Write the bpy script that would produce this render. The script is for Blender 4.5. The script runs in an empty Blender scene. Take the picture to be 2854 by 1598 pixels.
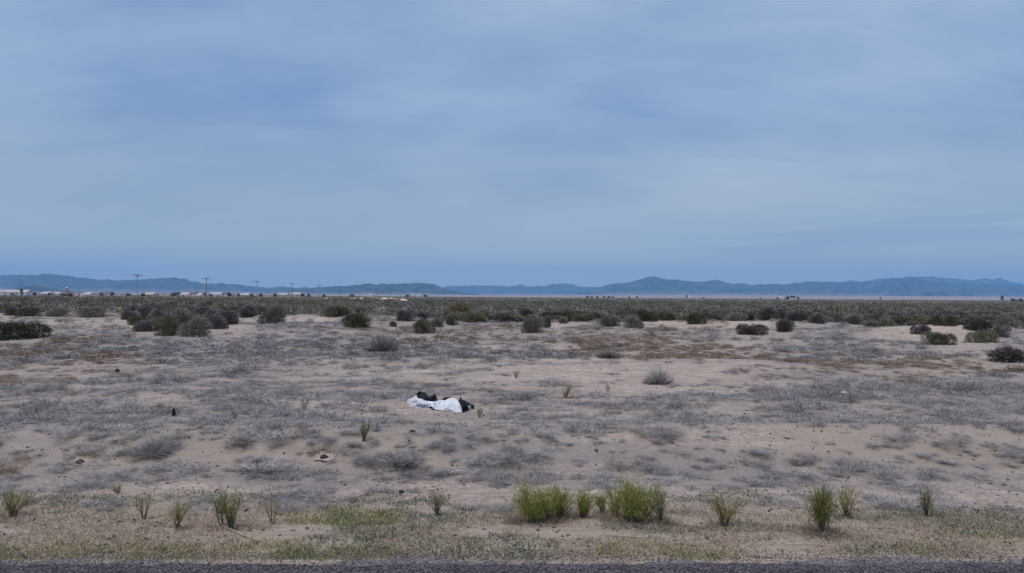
import bpy, math, random
import numpy as np
R = math.radians
rng = np.random.default_rng(11)
random.seed(5)
sc = bpy.context.scene
C = sc.collection

# ------------------------------------------------------------------ camera
CAM_H = 2.5
FPX, CX, CY = 2077.0, 1427.0, 799.0           # focal length and centre in pixels of the photograph
PITCH, ROLL = R(0.786), R(-0.38)
cd = bpy.data.cameras.new('camera')
cd.sensor_width = 36; cd.lens = 36 * FPX / 2854
cd.clip_start = 0.1; cd.clip_end = 80000
cam = bpy.data.objects.new('camera', cd); C.objects.link(cam)
cam.location = (0, 0, CAM_H)
cam.rotation_euler = (R(90) + PITCH, ROLL, 0)
sc.camera = cam

# ------------------------------------------------------------------ light
SUN_EL, SUN_AZ = R(70), R(215)                # azimuth from +Y, clockwise: behind the camera, to its left
w = bpy.data.worlds.new("World"); sc.world = w; w.use_nodes = True
nt = w.node_tree; nt.nodes.clear()
def N(tree, t, **kw):
    n = tree.nodes.new(t)
    for k, v in kw.items():
        if k.startswith('i_'):
            n.inputs[k[2:].replace('_', ' ')].default_value = v
        else:
            setattr(n, k, v)
    return n
def L(tree, a, b): tree.links.new(a, b)
def ramp(tree, fac, stops, interp='LINEAR'):
    n = tree.nodes.new('ShaderNodeValToRGB'); n.color_ramp.interpolation = interp
    e = n.color_ramp.elements
    while len(e) < len(stops): e.new(0.5)
    for el, (p, c) in zip(e, stops):
        el.position = p; el.color = (c, c, c, 1) if isinstance(c, (int, float)) else (*c, 1)
    L(tree, fac, n.inputs['Fac']); return n
def mixc(tree, fac, a, b, mode='MIX'):
    n = tree.nodes.new('ShaderNodeMix'); n.data_type = 'RGBA'; n.blend_type = mode
    for sock, v in ((n.inputs[0], fac), (n.inputs[6], a), (n.inputs[7], b)):
        if isinstance(v, bpy.types.NodeSocket): L(tree, v, sock)
        elif isinstance(v, (int, float)): sock.default_value = v
        else: sock.default_value = (*v, 1)
    return n.outputs[2]
def mth(tree, op, a, b=None, clamp=False):
    n = tree.nodes.new('ShaderNodeMath'); n.operation = op; n.use_clamp = clamp
    for sock, v in ((n.inputs[0], a), (n.inputs[1], b)):
        if v is None: continue
        if isinstance(v, bpy.types.NodeSocket): L(tree, v, sock)
        else: sock.default_value = v
    return n.outputs[0]

sky = N(nt, 'ShaderNodeTexSky', sky_type='NISHITA', sun_disc=False, sun_elevation=SUN_EL, sun_rotation=SUN_AZ,
        altitude=600, air_density=1.0, dust_density=1.2, ozone_density=1.4)
tc = N(nt, 'ShaderNodeTexCoord')
sx = N(nt, 'ShaderNodeSeparateXYZ'); L(nt, tc.outputs['Generated'], sx.inputs[0])
zc = mth(nt, 'MAXIMUM', mth(nt, 'ADD', sx.outputs['Z'], 0.20), 0.05)
px_ = mth(nt, 'DIVIDE', sx.outputs['X'], zc); py_ = mth(nt, 'DIVIDE', sx.outputs['Y'], zc)
cv = N(nt, 'ShaderNodeCombineXYZ'); L(nt, px_, cv.inputs[0]); L(nt, py_, cv.inputs[1])
mp = N(nt, 'ShaderNodeMapping'); mp.inputs['Rotation'].default_value = (0, 0, R(-16)); mp.inputs['Scale'].default_value = (0.8, 0.95, 1)
mp.inputs['Location'].default_value = (3.1, 1.7, 0)
L(nt, cv.outputs[0], mp.inputs['Vector'])
n1 = N(nt, 'ShaderNodeTexNoise', i_Scale=0.8, i_Detail=8.0, i_Roughness=0.50, i_Distortion=0.15); L(nt, mp.outputs[0], n1.inputs['Vector'])
mp2 = N(nt, 'ShaderNodeMapping'); mp2.inputs['Rotation'].default_value = (0, 0, R(-10)); mp2.inputs['Scale'].default_value = (1.5, 3.4, 1)
L(nt, cv.outputs[0], mp2.inputs['Vector'])
n2 = N(nt, 'ShaderNodeTexNoise', i_Scale=0.8, i_Detail=9.0, i_Roughness=0.60, i_Distortion=0.3); L(nt, mp2.outputs[0], n2.inputs['Vector'])
cl = mth(nt, 'ADD', mth(nt, 'MULTIPLY', n1.outputs['Fac'], 0.62), mth(nt, 'MULTIPLY', n2.outputs['Fac'], 0.38))
cf = ramp(nt, cl, [(0.36, 0.0), (0.63, 1.0)])
SKYA, SKYB = (1.9, 3.2, 5.6), (4.6, 5.75, 7.6)
veil = mixc(nt, cf.outputs['Color'], SKYA, SKYB)            # blue-grey veil of thin high cloud
hz = ramp(nt, sx.outputs['Z'], [(0.0, 1.0), (0.10, .55), (0.24, 0.0)])
veil = mixc(nt, hz.outputs['Color'], veil, (5.3, 5.55, 5.6))  # warm pale band low over the plain
sv = N(nt, 'ShaderNodeCombineXYZ'); L(nt, mth(nt, 'MULTIPLY', sx.outputs['X'], 5.0), sv.inputs[0]); L(nt, mth(nt, 'MULTIPLY', mth(nt, 'ADD', sx.outputs['Z'], mth(nt, 'MULTIPLY', sx.outputs['X'], -.02)), 75.0), sv.inputs[1])
n3 = N(nt, 'ShaderNodeTexNoise', i_Scale=1.0, i_Detail=5.0, i_Distortion=.3); L(nt, sv.outputs[0], n3.inputs['Vector'])
stk = mth(nt, 'MULTIPLY', ramp(nt, n3.outputs['Fac'], [(0.40, 0.0), (0.54, 1.0)]).outputs['Color'], mth(nt, 'MULTIPLY', ramp(nt, sx.outputs['Z'], [(0.05, 0.0), (0.062, 1.0), (0.09, 1.0), (0.115, 0.0)]).outputs['Color'], ramp(nt, sx.outputs['X'], [(0.10, 0.0), (0.35, 1.0)]).outputs['Color']))
veil = mixc(nt, mth(nt, 'MULTIPLY', stk, .55), veil, (2.9, 4.1, 5.6))      # thin grey cloud streaks low on the right
col = mixc(nt, 0.86, sky.outputs['Color'], veil)
bg = N(nt, 'ShaderNodeBackground', i_Strength=0.07); L(nt, col, bg.inputs['Color'])
wo = N(nt, 'ShaderNodeOutputWorld'); L(nt, bg.outputs[0], wo.inputs['Surface'])

sd = bpy.data.lights.new('sun', 'SUN'); sd.energy = 1.95; sd.angle = R(20); sd.color = (1.0, 0.88, 0.80)
sun = bpy.data.objects.new('sun', sd); C.objects.link(sun)
sun.rotation_euler = (R(90) - SUN_EL, 0, -SUN_AZ + math.pi)
sun.location = (-20, -20, 40)
vs = sc.view_settings
vs.view_transform = 'Standard'; vs.look = 'None'; vs.gamma = 1; vs.use_curve_mapping = False
vs.exposure = 0.5
sc.cycles.volume_bounces = 1
sc.cycles.max_bounces = 6
sc.cycles.diffuse_bounces = 3

# ------------------------------------------------------------------ noise and layout
def _hash(ix, iy, seed):
    h = (ix.astype(np.int64) * 374761393 + iy.astype(np.int64) * 668265263 + seed * 1274126177) & 0xffffffff
    h = ((h ^ (h >> 13)) * 1274126177) & 0xffffffff
    return ((h ^ (h >> 16)) & 0xffffff) / float(0xffffff)
def vnoise(x, y, seed=0):
    x = np.asarray(x, float); y = np.asarray(y, float)
    ix = np.floor(x); iy = np.floor(y); fx = x - ix; fy = y - iy
    fx = fx * fx * (3 - 2 * fx); fy = fy * fy * (3 - 2 * fy)
    a = _hash(ix, iy, seed); b = _hash(ix + 1, iy, seed); c = _hash(ix, iy + 1, seed); d = _hash(ix + 1, iy + 1, seed)
    return (a * (1 - fx) + b * fx) * (1 - fy) + (c * (1 - fx) + d * fx) * fy
def fbm(x, y, seed=0, o=4):
    s = 0; a = 1; t = 0
    for k in range(o):
        s = s + a * vnoise(x * 2 ** k, y * 2 ** k, seed + k * 7); t += a; a *= 0.5
    return s / t
def smooth(a, b, x):
    t = np.clip((x - a) / (b - a), 0, 1); return t * t * (3 - 2 * t)
def flat_uv(x, y):                              # photo pixel of a point of the level plain
    y = np.maximum(y, 0.5)
    u = CX + FPX * x / y; v = 827.5 + FPX * CAM_H / y + (u - CX) * 0.00665
    return u, v
def road_edge(x): return 7.22 + 0.026 * x
MOUNDS = [  # x, y, sx, sy, h
    (7.2, 26.0, 6.5, 3.0, 0.36), (-2.0, 27.5, 4.5, 1.6, 0.14), (-18, 50, 6, 4, .5), (-10, 60, 7, 4, .45), (-11.5, 46, 3.5, 2.2, .35),
    (13.5, 24.5, 3.5, 1.6, -0.14), (30, 52, 9, 4, 0.7), (-25, 75, 8, 5, .5), (6, 52, 8, 3, .25), (25, 38, 5, 2.5, .25), (1, 20, 2.2, 1.2, .08),
    (20, 66, 12, 4, .5), (-6, 13.2, 4, .6, .05), (5, 13.6, 5, .6, .10), (-4, 36, 7, 2.2, .18), (12, 34, 6, 2, .16),
]
def terrain(x, y):
    x = np.asarray(x, float); y = np.asarray(y, float)
    d = y - 0.026 * x + 0.28 * (fbm(x * 0.30, 3.3, 5, 2) - 0.5) * smooth(9, 12, y)
    z = -0.05 * smooth(7.1, 7.6, d) - 0.14 * smooth(7.6, 9.6, d) + .34 * smooth(11.2, 12.9, d) - 0.13 * smooth(13.0, 15.0, d)
    for mx, my, sx_, sy_, h in MOUNDS:
        z = z + h * np.exp(-((x - mx) / sx_) ** 2 - ((y - my) / sy_) ** 2)
    far = smooth(8, 30, np.abs(y)); rr = np.hypot(x, y)
    z = z + (fbm(x * .16, y * .30, 21, 4) - .5) * .34 * far
    z = z + (fbm(x * .9, y * 1.5, 31, 3) - .5) * .07 * smooth(7.4, 9, y)
    z = z + (fbm(x * 5, y * 6, 41, 2) - .5) * .028 * smooth(7.4, 8, y)
    z = z + (fbm(x * .035, y * .035, 51, 3) - .5) * 1.3 * smooth(60, 160, rr) * (1 - .5 * smooth(400, 900, rr))
    az = np.arctan2(x, np.maximum(y, 1e-6))
    z = z - .05 * smooth(-12, -9, y) * smooth(7.9, 7.3, y)
    z = z + smooth(3500, 12000, rr) * (22 + 26 * smooth(-.2, .3, az))
    z = np.where((y < 7.1) & (y > -9), -0.055, z)
    return z
RM = cam.rotation_euler.to_matrix()
def ray(u, v):
    d = RM @ __import__('mathutils').Vector(((u - CX) / FPX, -(v - CY) / FPX, -1)); return np.array(d)
TT = np.exp(np.linspace(math.log(4), math.log(6000), 1500))
def gp(u, v):                                   # ground point seen at a pixel of the photograph
    d = ray(u, v); P = np.array([0, 0, CAM_H]) + TT[:, None] * d / d[1]
    k = np.argmax(P[:, 2] < terrain(P[:, 0], P[:, 1]))
    if k == 0: k = len(TT) - 1
    return float(P[k, 0]), float(P[k, 1])
def at(u, D):                                   # x at distance D for a photo column
    return (u - CX) / FPX * D
# bare sand and brushy patches of the plain: photo column, row, half width, half height, amount
PATCH = [(1250, 1058, 380, 18, -.30), (1880, 1064, 320, 28, -.62), (1250, 1140, 330, 30, -.30), (1150, 1180, 250, 16, -.25), (2000, 1105, 300, 22, -.18),
         (230, 905, 190, 26, -.9), (830, 895, 120, 16, -.9), (1450, 975, 260, 16, -.45), (650, 925, 90, 16, -.6), (2560, 935, 200, 18, -.6),
         (1150, 905, 110, 14, -.5), (1560, 915, 140, 12, -.5), (1850, 910, 120, 12, -.6), (2780, 1000, 120, 12, -.4), (450, 1105, 200, 20, -.25),
         (2300, 1165, 250, 12, -.2), (1900, 1180, 300, 14, -.2), (750, 960, 200, 12, -.15), (2750, 930, 120, 25, -.6),
         (350, 1190, 480, 50, .25), (850, 1235, 500, 30, .3), (450, 1000, 500, 60, .18), (1300, 985, 200, 12, .3), (1090, 1105, 140, 12, .5),
         (2450, 1085, 500, 35, .35), (2500, 1190, 450, 40, .25), (1450, 1150, 160, 30, .35), (1900, 945, 300, 14, .3), (2750, 1100, 200, 40, .3),
         (1600, 1215, 250, 25, .25)]
def brush_density(x, y):
    u, v = flat_uv(x, y)
    n = fbm(x * .62 / np.maximum(1, y / 26), y * 1.5 / np.maximum(1, y / 34), 71, 5)
    s = .655 + (n - .5) * 1.6 + .23 * smooth(25, 36, y)
    for a, b, ra, rb, q in PATCH:
        s = s + q * np.exp(-((u - a) / ra) ** 2 - ((v - b) / rb) ** 2)
    d = y - .026 * x
    s = s - .16 * smooth(13.2, 12.8, d) * smooth(12.1, 12.5, d) - .42 * np.exp(-((d - 10.25) / .42) ** 2) + .10 * smooth(10.8, 11.1, d) * smooth(12.6, 12.2, d) + .24 * smooth(9.9, 9.3, d)
    return s

# ------------------------------------------------------------------ mesh helpers
def tag(o, label=None, cat=None, group=None, kind=None):
    if label: o['label'] = label
    if cat: o['category'] = cat
    if group: o['group'] = group
    if kind: o['kind'] = kind
    return o
def mesh_np(name, V, F, mats, tint=None, smooth_=False, attrs=None, midx=None):
    V = np.asarray(V, np.float32); F = np.asarray(F, np.int32)
    me = bpy.data.meshes.new(name)
    me.vertices.add(len(V)); me.vertices.foreach_set('co', V.ravel())
    k = F.shape[1]
    me.loops.add(F.size); me.loops.foreach_set('vertex_index', F.ravel())
    me.polygons.add(len(F)); me.polygons.foreach_set('loop_start', np.arange(0, F.size, k, dtype=np.int32))
    if midx is not None: me.polygons.foreach_set('material_index', np.asarray(midx, np.int32))
    me.update(calc_edges=True)
    if smooth_: me.polygons.foreach_set('use_smooth', np.ones(len(F), bool))
    if tint is not None:
        a = me.attributes.new('tint', 'FLOAT', 'FACE'); a.data.foreach_set('value', np.asarray(tint, np.float32))
    for kx, va in (attrs or {}).items():
        a = me.attributes.new(kx, 'FLOAT', 'POINT'); a.data.foreach_set('value', np.asarray(va, np.float32))
    for m in (mats if isinstance(mats, (list, tuple)) else [mats]): me.materials.append(m)
    return me
def obj(name, me, parent=None, loc=None, rz=0, s=None):
    o = bpy.data.objects.new(name, me); C.objects.link(o)
    if parent: o.parent = parent
    if loc is not None: o.location = loc
    o.rotation_euler = (0, 0, rz)
    if s is not None: o.scale = s if isinstance(s, (tuple, list)) else (s, s, s)
    return o
def empty(name, loc, rz=0, s=1):
    o = bpy.data.objects.new(name, None); C.objects.link(o); o.location = loc; o.rotation_euler = (0, 0, rz)
    o.scale = (s, s, s); o.empty_display_size = .1; return o
def unit(v): return v / np.maximum(np.linalg.norm(v, axis=-1, keepdims=True), 1e-9)
def blades(P, D, Ln, Wd, r, bend=0.0, seg=1):
    """P base points, D directions, length, width -> thin tapering leaf or twig faces (quads)"""
    n = len(P); D = unit(D); side = unit(np.cross(D, r.normal(size=(n, 3)))); Ln = Ln[:, None]; Wd = np.broadcast_to(Wd, (n,))[:, None]
    pts = []; bv = r.normal(size=(n, 3)) * bend
    for i in range(seg + 1):
        t = i / seg; c = P + D * Ln * t + bv * Ln * t * t
        wdt = Wd * (1 - .72 * t) * .5
        pts += [c - side * wdt, c + side * wdt]
    V = np.stack(pts, 1).reshape(-1, 3); m = 2 * (seg + 1)
    b = np.arange(n)[:, None] * m
    F = np.concatenate([b + np.array([[2 * i, 2 * i + 1, 2 * i + 3, 2 * i + 2]]) for i in range(seg)], 0)
    order = np.argsort(np.tile(np.arange(n), seg), kind='stable')
    return V, F[order]
def tube(pts, rad, sides=6):
    pts = np.array(pts, float); rad = np.broadcast_to(rad, (len(pts),)); V = []; F = []
    for i, p in enumerate(pts):
        d = unit(pts[min(i + 1, len(pts) - 1)] - pts[max(i - 1, 0)])
        a = unit(np.cross(d, [0.31, .2, .93] if abs(d[2]) < .9 else [1, .1, 0])); b = np.cross(d, a)
        for k in range(sides):
            t = 2 * math.pi * k / sides; V.append(p + rad[i] * (math.cos(t) * a + math.sin(t) * b))
    for i in range(len(pts) - 1):
        for k in range(sides):
            k2 = (k + 1) % sides
            F.append((i * sides + k, i * sides + k2, (i + 1) * sides + k2, (i + 1) * sides + k))
    c0 = len(V); V += [pts[0], pts[-1]]
    for k in range(sides):
        k2 = (k + 1) % sides
        F.append((k2, k, c0, c0)); e = (len(pts) - 1) * sides; F.append((e + k, e + k2, c0 + 1, c0 + 1))
    return np.array(V), [f if f[2] != f[3] else f[:3] for f in F]
def py_mesh(name, parts, mat):
    V = []; F = []
    for v, f in parts:
        o = len(V); V += [tuple(map(float, p)) for p in v]; F += [tuple(int(i) + o for i in q) for q in f]
    me = bpy.data.meshes.new(name); me.from_pydata(V, [], F); me.validate(); me.update()
    if mat: me.materials.append(mat)
    return me
def box(x0, x1, y0, y1, z0, z1):
    V = [(x, y, z) for z in (z0, z1) for y in (y0, y1) for x in (x0, x1)]
    return V, [(0, 2, 3, 1), (4, 5, 7, 6), (0, 1, 5, 4), (2, 6, 7, 3), (0, 4, 6, 2), (1, 3, 7, 5)]

# ------------------------------------------------------------------ materials
def new_mat(name, rough=.9, spec=.25):
    m = bpy.data.materials.new(name); m.use_nodes = True; t = m.node_tree
    b = t.nodes['Principled BSDF']; b.inputs['Roughness'].default_value = rough
    b.inputs['Specular IOR Level'].default_value = spec
    return m, t, b
def leaf_mat(name, a, b_, c=None, spread=.5, transl=0.0):
    m, t, b = new_mat(name, .85, .2)
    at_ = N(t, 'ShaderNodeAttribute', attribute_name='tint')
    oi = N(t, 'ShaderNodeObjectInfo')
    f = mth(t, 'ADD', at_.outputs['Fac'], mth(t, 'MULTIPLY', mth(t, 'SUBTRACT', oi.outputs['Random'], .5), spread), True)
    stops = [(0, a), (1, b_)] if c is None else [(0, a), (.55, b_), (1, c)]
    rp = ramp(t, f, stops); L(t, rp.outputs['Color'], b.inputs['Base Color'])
    return m
def noise_mat(name, a, b_, scale, rough=.85, bump=0, detail=4, spec=.25):
    m, t, b = new_mat(name, rough, spec)
    tc = N(t, 'ShaderNodeTexCoord'); n = N(t, 'ShaderNodeTexNoise', i_Scale=scale, i_Detail=detail); L(t, tc.outputs['Object'], n.inputs['Vector'])
    rp = ramp(t, n.outputs['Fac'], [(.35, a), (.65, b_)]); L(t, rp.outputs['Color'], b.inputs['Base Color'])
    if bump:
        bn = N(t, 'ShaderNodeBump', i_Strength=bump, i_Distance=.02); L(t, n.outputs['Fac'], bn.inputs['Height']); L(t, bn.outputs[0], b.inputs['Normal'])
    return m
M = {}
M['bush_green'] = leaf_mat('bush_green', (.055, .053, .032), (.130, .130, .078), (.25, .25, .165))
M['bush_grey'] = leaf_mat('bush_grey', (.078, .076, .064), (.185, .185, .155), (.33, .33, .28))
M['bush_purple'] = leaf_mat('bush_purple', (.085, .074, .076), (.19, .17, .17), (.33, .305, .30))
M['bush_tan'] = leaf_mat('bush_tan', (.11, .085, .045), (.24, .19, .10), (.38, .31, .18))
M['brush_grey'] = leaf_mat('brush_grey', (.165, .155, .158), (.335, .32, .325), (.53, .51, .51))
M['brush_tan'] = leaf_mat('brush_tan', (.17, .135, .105), (.29, .235, .19), (.44, .37, .31))
M['green'] = leaf_mat('green_leaf', (.08, .095, .026), (.20, .215, .055), (.36, .36, .115))
M['olive'] = leaf_mat('olive_leaf', (.13, .12, .04), (.28, .26, .085), (.42, .38, .16))
M['dull'] = leaf_mat('dull_leaf', (.10, .11, .06), (.21, .225, .12), (.34, .35, .21))
M['straw'] = leaf_mat('straw', (.20, .155, .115), (.36, .29, .22), (.58, .49, .38))
M['grass'] = leaf_mat('grass', (.14, .145, .05), (.26, .26, .09), (.40, .38, .17))
M['forb'] = leaf_mat('forb', (.11, .125, .095), (.21, .225, .17), (.32, .33, .26))
M['stem'] = noise_mat('stem', (.09, .065, .05), (.20, .15, .11), 12)
M['rock'] = leaf_mat('stone_chips', (.06, .055, .06), (.17, .155, .165), (.42, .39, .40))
M['wood'] = noise_mat('pole_wood', (.10, .085, .075), (.18, .15, .13), 3)
M['wood_pale'] = noise_mat('pole_wood_pale', (.30, .24, .21), (.42, .35, .31), 3)
M['wire'] = noise_mat('wire', (.10, .10, .11), (.16, .16, .17), 3)
M['ceramic'] = noise_mat('ceramic', (.16, .15, .15), (.25, .24, .23), 3, .3)
M['white'] = noise_mat('white_wall', (.58, .58, .61), (.70, .70, .72), .3)
M['cream'] = noise_mat('cream_wall', (.50, .44, .38), (.62, .56, .49), .3)
M['pinkish'] = noise_mat('pink_wall', (.44, .34, .30), (.54, .44, .39), .3)
M['roof_pale'] = noise_mat('roof_pale', (.32, .30, .30), (.50, .48, .48), .12)
M['roof_dark'] = noise_mat('roof_dark', (.10, .085, .085), (.18, .15, .14), .5)
M['glass'] = noise_mat('window_glass', (.03, .035, .045), (.06, .07, .08), .5, .2)
M['dark'] = noise_mat('dark_scrap_and_shade', (.010, .010, .013), (.03, .03, .035), 20, .7)
M['bark'] = noise_mat('bark', (.06, .05, .045), (.13, .11, .095), 6)
M['tree_leaf'] = leaf_mat('tree_leaf', (.020, .028, .016), (.05, .065, .035), (.09, .11, .06))

M['soil'] = noise_mat('dug_soil', (.26, .20, .165), (.42, .34, .285), 18, .95, .8)
def tarp_white():
    m, t, b = new_mat('white_plastic', .48, .4)
    tc = N(t, 'ShaderNodeTexCoord'); n = N(t, 'ShaderNodeTexNoise', i_Scale=4.0, i_Detail=6.0, i_Distortion=1.6); L(t, tc.outputs['Object'], n.inputs['Vector'])
    rp = ramp(t, n.outputs['Fac'], [(.3, (.36, .42, .49)), (.5, (.58, .64, .70)), (.72, (.72, .77, .81))]); L(t, rp.outputs['Color'], b.inputs['Base Color'])  # grey-blue low stop paints fold shade into the white plastic
    n2 = N(t, 'ShaderNodeTexNoise', i_Scale=14.0, i_Detail=3.0, i_Distortion=1.2); L(t, tc.outputs['Object'], n2.inputs['Vector'])
    bn = N(t, 'ShaderNodeBump', i_Strength=.8, i_Distance=.03); L(t, n2.outputs['Fac'], bn.inputs['Height']); L(t, bn.outputs[0], b.inputs['Normal'])
    return m
M['tarp_white'] = tarp_white()
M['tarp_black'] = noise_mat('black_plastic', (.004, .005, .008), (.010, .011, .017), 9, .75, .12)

def ground_mat():
    m, t, b = new_mat('desert_soil', .97, .1)
    tc = N(t, 'ShaderNodeTexCoord')
    def noise(scale, det=5, rough=.55, sxy=(1, 1), dist=0):
        mp = N(t, 'ShaderNodeMapping'); mp.inputs['Scale'].default_value = (*sxy, 1); L(t, tc.outputs['Object'], mp.inputs['Vector'])
        n = N(t, 'ShaderNodeTexNoise', i_Scale=scale, i_Detail=det, i_Roughness=rough, i_Distortion=dist); L(t, mp.outputs[0], n.inputs['Vector']); return n.outputs['Fac']
    big = noise(.22, 5, .55, (.7, 1.3)); mid = noise(2.2, 8, .68, (.5, 1.9), .8); fine = noise(14, 5, .7, (.8, 1.2)); grit = noise(55, 3, .7)
    lit = N(t, 'ShaderNodeAttribute', attribute_name='litter').outputs['Fac']
    ver = N(t, 'ShaderNodeAttribute', attribute_name='verge').outputs['Fac']
    far = N(t, 'ShaderNodeAttribute', attribute_name='far').outputs['Fac']
    sand = ramp(t, big, [(.3, (.43, .355, .295)), (.5, (.49, .415, .35)), (.7, (.56, .50, .445))]).outputs['Color']
    sand = mixc(t, ramp(t, mid, [(.43, 0.0), (.58, .9)]).outputs['Color'], sand, (.34, .285, .255))
    sand = mixc(t, ramp(t, fine, [(.47, 0.0), (.60, .85)]).outputs['Color'], sand, (.25, .205, .185))  # mottled soil tones, also standing in for weak bump shading
    lm = mth(t, 'ADD', lit, mth(t, 'MULTIPLY', mth(t, 'SUBTRACT', fine, .5), 1.1), True)
    c = mixc(t, mth(t, 'MULTIPLY', lm, .85), sand, (.27, .245, .235))
    vcol = ramp(t, mth(t, 'ADD', mth(t, 'MULTIPLY', mid, .6), mth(t, 'MULTIPLY', fine, .4)), [(.36, (.20, .17, .13)), (.5, (.35, .295, .235)), (.62, (.46, .40, .34))]).outputs['Color']
    c = mixc(t, mth(t, 'MULTIPLY', ver, .85), c, vcol)
    c = mixc(t, mth(t, 'MULTIPLY', ramp(t, grit, [(.56, 0.0), (.68, 1.0)]).outputs['Color'], .35), c, (.13, .11, .105))
    fcol = ramp(t, noise(.0025, 5, .6, (.5, 1.8)), [(.35, (.22, .185, .17)), (.65, (.35, .29, .27))]).outputs['Color']
    c = mixc(t, far, c, fcol)
    L(t, c, b.inputs['Base Color'])
    hs = mth(t, 'ADD', mth(t, 'MULTIPLY', mid, .5), mth(t, 'MULTIPLY', fine, .5))
    bn = N(t, 'ShaderNodeBump', i_Strength=.9, i_Distance=.09); L(t, hs, bn.inputs['Height'])
    bn2 = N(t, 'ShaderNodeBump', i_Strength=.5, i_Distance=.015); L(t, grit, bn2.inputs['Height']); L(t, bn.outputs[0], bn2.inputs['Normal'])
    L(t, bn2.outputs[0], b.inputs['Normal'])
    return m
M['ground'] = ground_mat()
def gravel_mat(name, stops, scale):
    m, t, b = new_mat(name, .92, .2)
    tc = N(t, 'ShaderNodeTexCoord'); v = N(t, 'ShaderNodeTexVoronoi', i_Scale=scale); L(t, tc.outputs['Object'], v.inputs['Vector'])
    sp = N(t, 'ShaderNodeSeparateColor'); L(t, v.outputs['Color'], sp.inputs[0])
    n = N(t, 'ShaderNodeTexNoise', i_Scale=1.7, i_Detail=6.0); L(t, tc.outputs['Object'], n.inputs['Vector'])
    f = mth(t, 'ADD', mth(t, 'MULTIPLY', sp.outputs[0], .62), mth(t, 'MULTIPLY', n.outputs['Fac'], .38))
    rp = ramp(t, f, stops); L(t, rp.outputs['Color'], b.inputs['Base Color'])
    bn = N(t, 'ShaderNodeBump', i_Strength=.8, i_Distance=.012); bn.invert = True; L(t, v.outputs['Distance'], bn.inputs['Height']); L(t, bn.outputs[0], b.inputs['Normal'])
    return m
M['asphalt'] = gravel_mat('asphalt', [(.2, (.024, .022, .030)), (.55, (.062, .056, .070)), (.85, (.22, .20, .22))], 75)
M['shoulder'] = gravel_mat('shoulder_gravel', [(.2, (.055, .048, .055)), (.5, (.14, .125, .135)), (.85, (.33, .30, .31))], 60)

def hill_mat(name, a, b_, foot):
    m, t, b = new_mat(name, .95, .1)
    tc = N(t, 'ShaderNodeTexCoord'); mp = N(t, 'ShaderNodeMapping'); L(t, tc.outputs['Object'], mp.inputs['Vector'])
    n = N(t, 'ShaderNodeTexNoise', i_Scale=.0045, i_Detail=10.0, i_Roughness=.72); L(t, mp.outputs[0], n.inputs['Vector'])
    rp = ramp(t, n.outputs['Fac'], [(.38, a), (.62, b_)])
    f = N(t, 'ShaderNodeAttribute', attribute_name='foot').outputs['Fac']
    ff = mth(t, 'ADD', f, mth(t, 'MULTIPLY', mth(t, 'SUBTRACT', n.outputs['Fac'], .5), .9), True)
    c = mixc(t, ramp(t, ff, [(.35, 0.0), (.75, 1.0)]).outputs['Color'], rp.outputs['Color'], foot)
    L(t, c, b.inputs['Base Color']); return m
M['hill'] = hill_mat('hill_rock', (.004, .012, .018), (.105, .112, .108), (.17, .14, .14))  # dark-to-pale contrast paints relief shading into the rock, bluish dark adds haze

# ------------------------------------------------------------------ ground sheet
def make_ground():
    rs = np.concatenate([np.linspace(.05, 5.5, 10)[:-1], np.exp(np.linspace(math.log(5.5), math.log(90), 620)), np.exp(np.linspace(math.log(90), math.log(40000), 160))[1:]])
    th = np.concatenate([np.linspace(-math.pi, -.80, 90)[:-1], np.linspace(-.80, .80, 900), np.linspace(.80, math.pi, 90)[1:]])
    RR, TH = np.meshgrid(rs, th, indexing='ij')
    X = RR * np.sin(TH); Y = RR * np.cos(TH)
    Z = terrain(X, Y)
    n, k = X.shape
    V = np.stack([X, Y, Z], -1).reshape(-1, 3)
    i = np.arange(n - 1)[:, None] * k + np.arange(k - 1)[None]
    F = np.stack([i, i + k, i + k + 1, i + 1], -1).reshape(-1, 4)[:, ::-1]
    dens = brush_density(X, Y); d = Y - .026 * X
    litter = np.clip((dens - .30) * 1.9, .04, 1) * smooth(8, 11, Y)
    verge = smooth(10.2, 9.2, d + (fbm(X * .6, Y * .9, 91, 3) - .5) * 1.6) + .65 * smooth(11.2, 11.8, d) * smooth(13.4, 12.9, d) * smooth(.35, .6, fbm(X * .35, Y * .5, 95, 3))
    u, v = flat_uv(X, Y)
    verge = verge + .55 * np.exp(-((u - 2600) / 500) ** 2 - ((v - 1030) / 22) ** 2) + .35 * np.exp(-((u - 1900) / 300) ** 2 - ((v - 968) / 12) ** 2)
    scr = smooth(62, 92, RR) * smooth(2400, 1700, RR)
    litter = np.maximum(litter, scr * .75 * smooth(.30, .50, fbm(X * .02, Y * .03, 97, 3)))
    far = smooth(1500, 2600, RR)
    me = mesh_np('ground', V, F, M['ground'], smooth_=True, attrs={'litter': litter.ravel(), 'verge': np.clip(verge, 0, 1).ravel(), 'far': far.ravel()})
    tag(obj('ground', me), kind='structure')
make_ground()
def strip(name, y0, y1, z0, z1, mat, xr=60, n=1400, rag=.05, seed=3, inner=None):
    xs = np.linspace(-xr, xr, n); rows = 8; V = []
    e = (fbm(xs * 1.3, 1.5, seed, 5) - .5) * rag * 2 + (vnoise(xs * 13, 2.2, seed + 3) - .5) * rag * .5
    for j in range(rows + 1):
        t = j / rows; yy = y0 + 0.026 * xs * (1 if y0 > 0 else t) + (y1 - y0) * t + e * t
        V.append(np.stack([xs, yy, np.full(n, z0 + (z1 - z0) * t ** 3)], -1))
    V = np.concatenate(V); i = np.arange(rows)[:, None] * n + np.arange(n - 1)[None]
    F = np.stack([i, i + 1, i + n + 1, i + n], -1).reshape(-1, 4)
    return tag(obj(name, mesh_np(name, V, F, mat, smooth_=True)), kind='structure')
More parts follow.
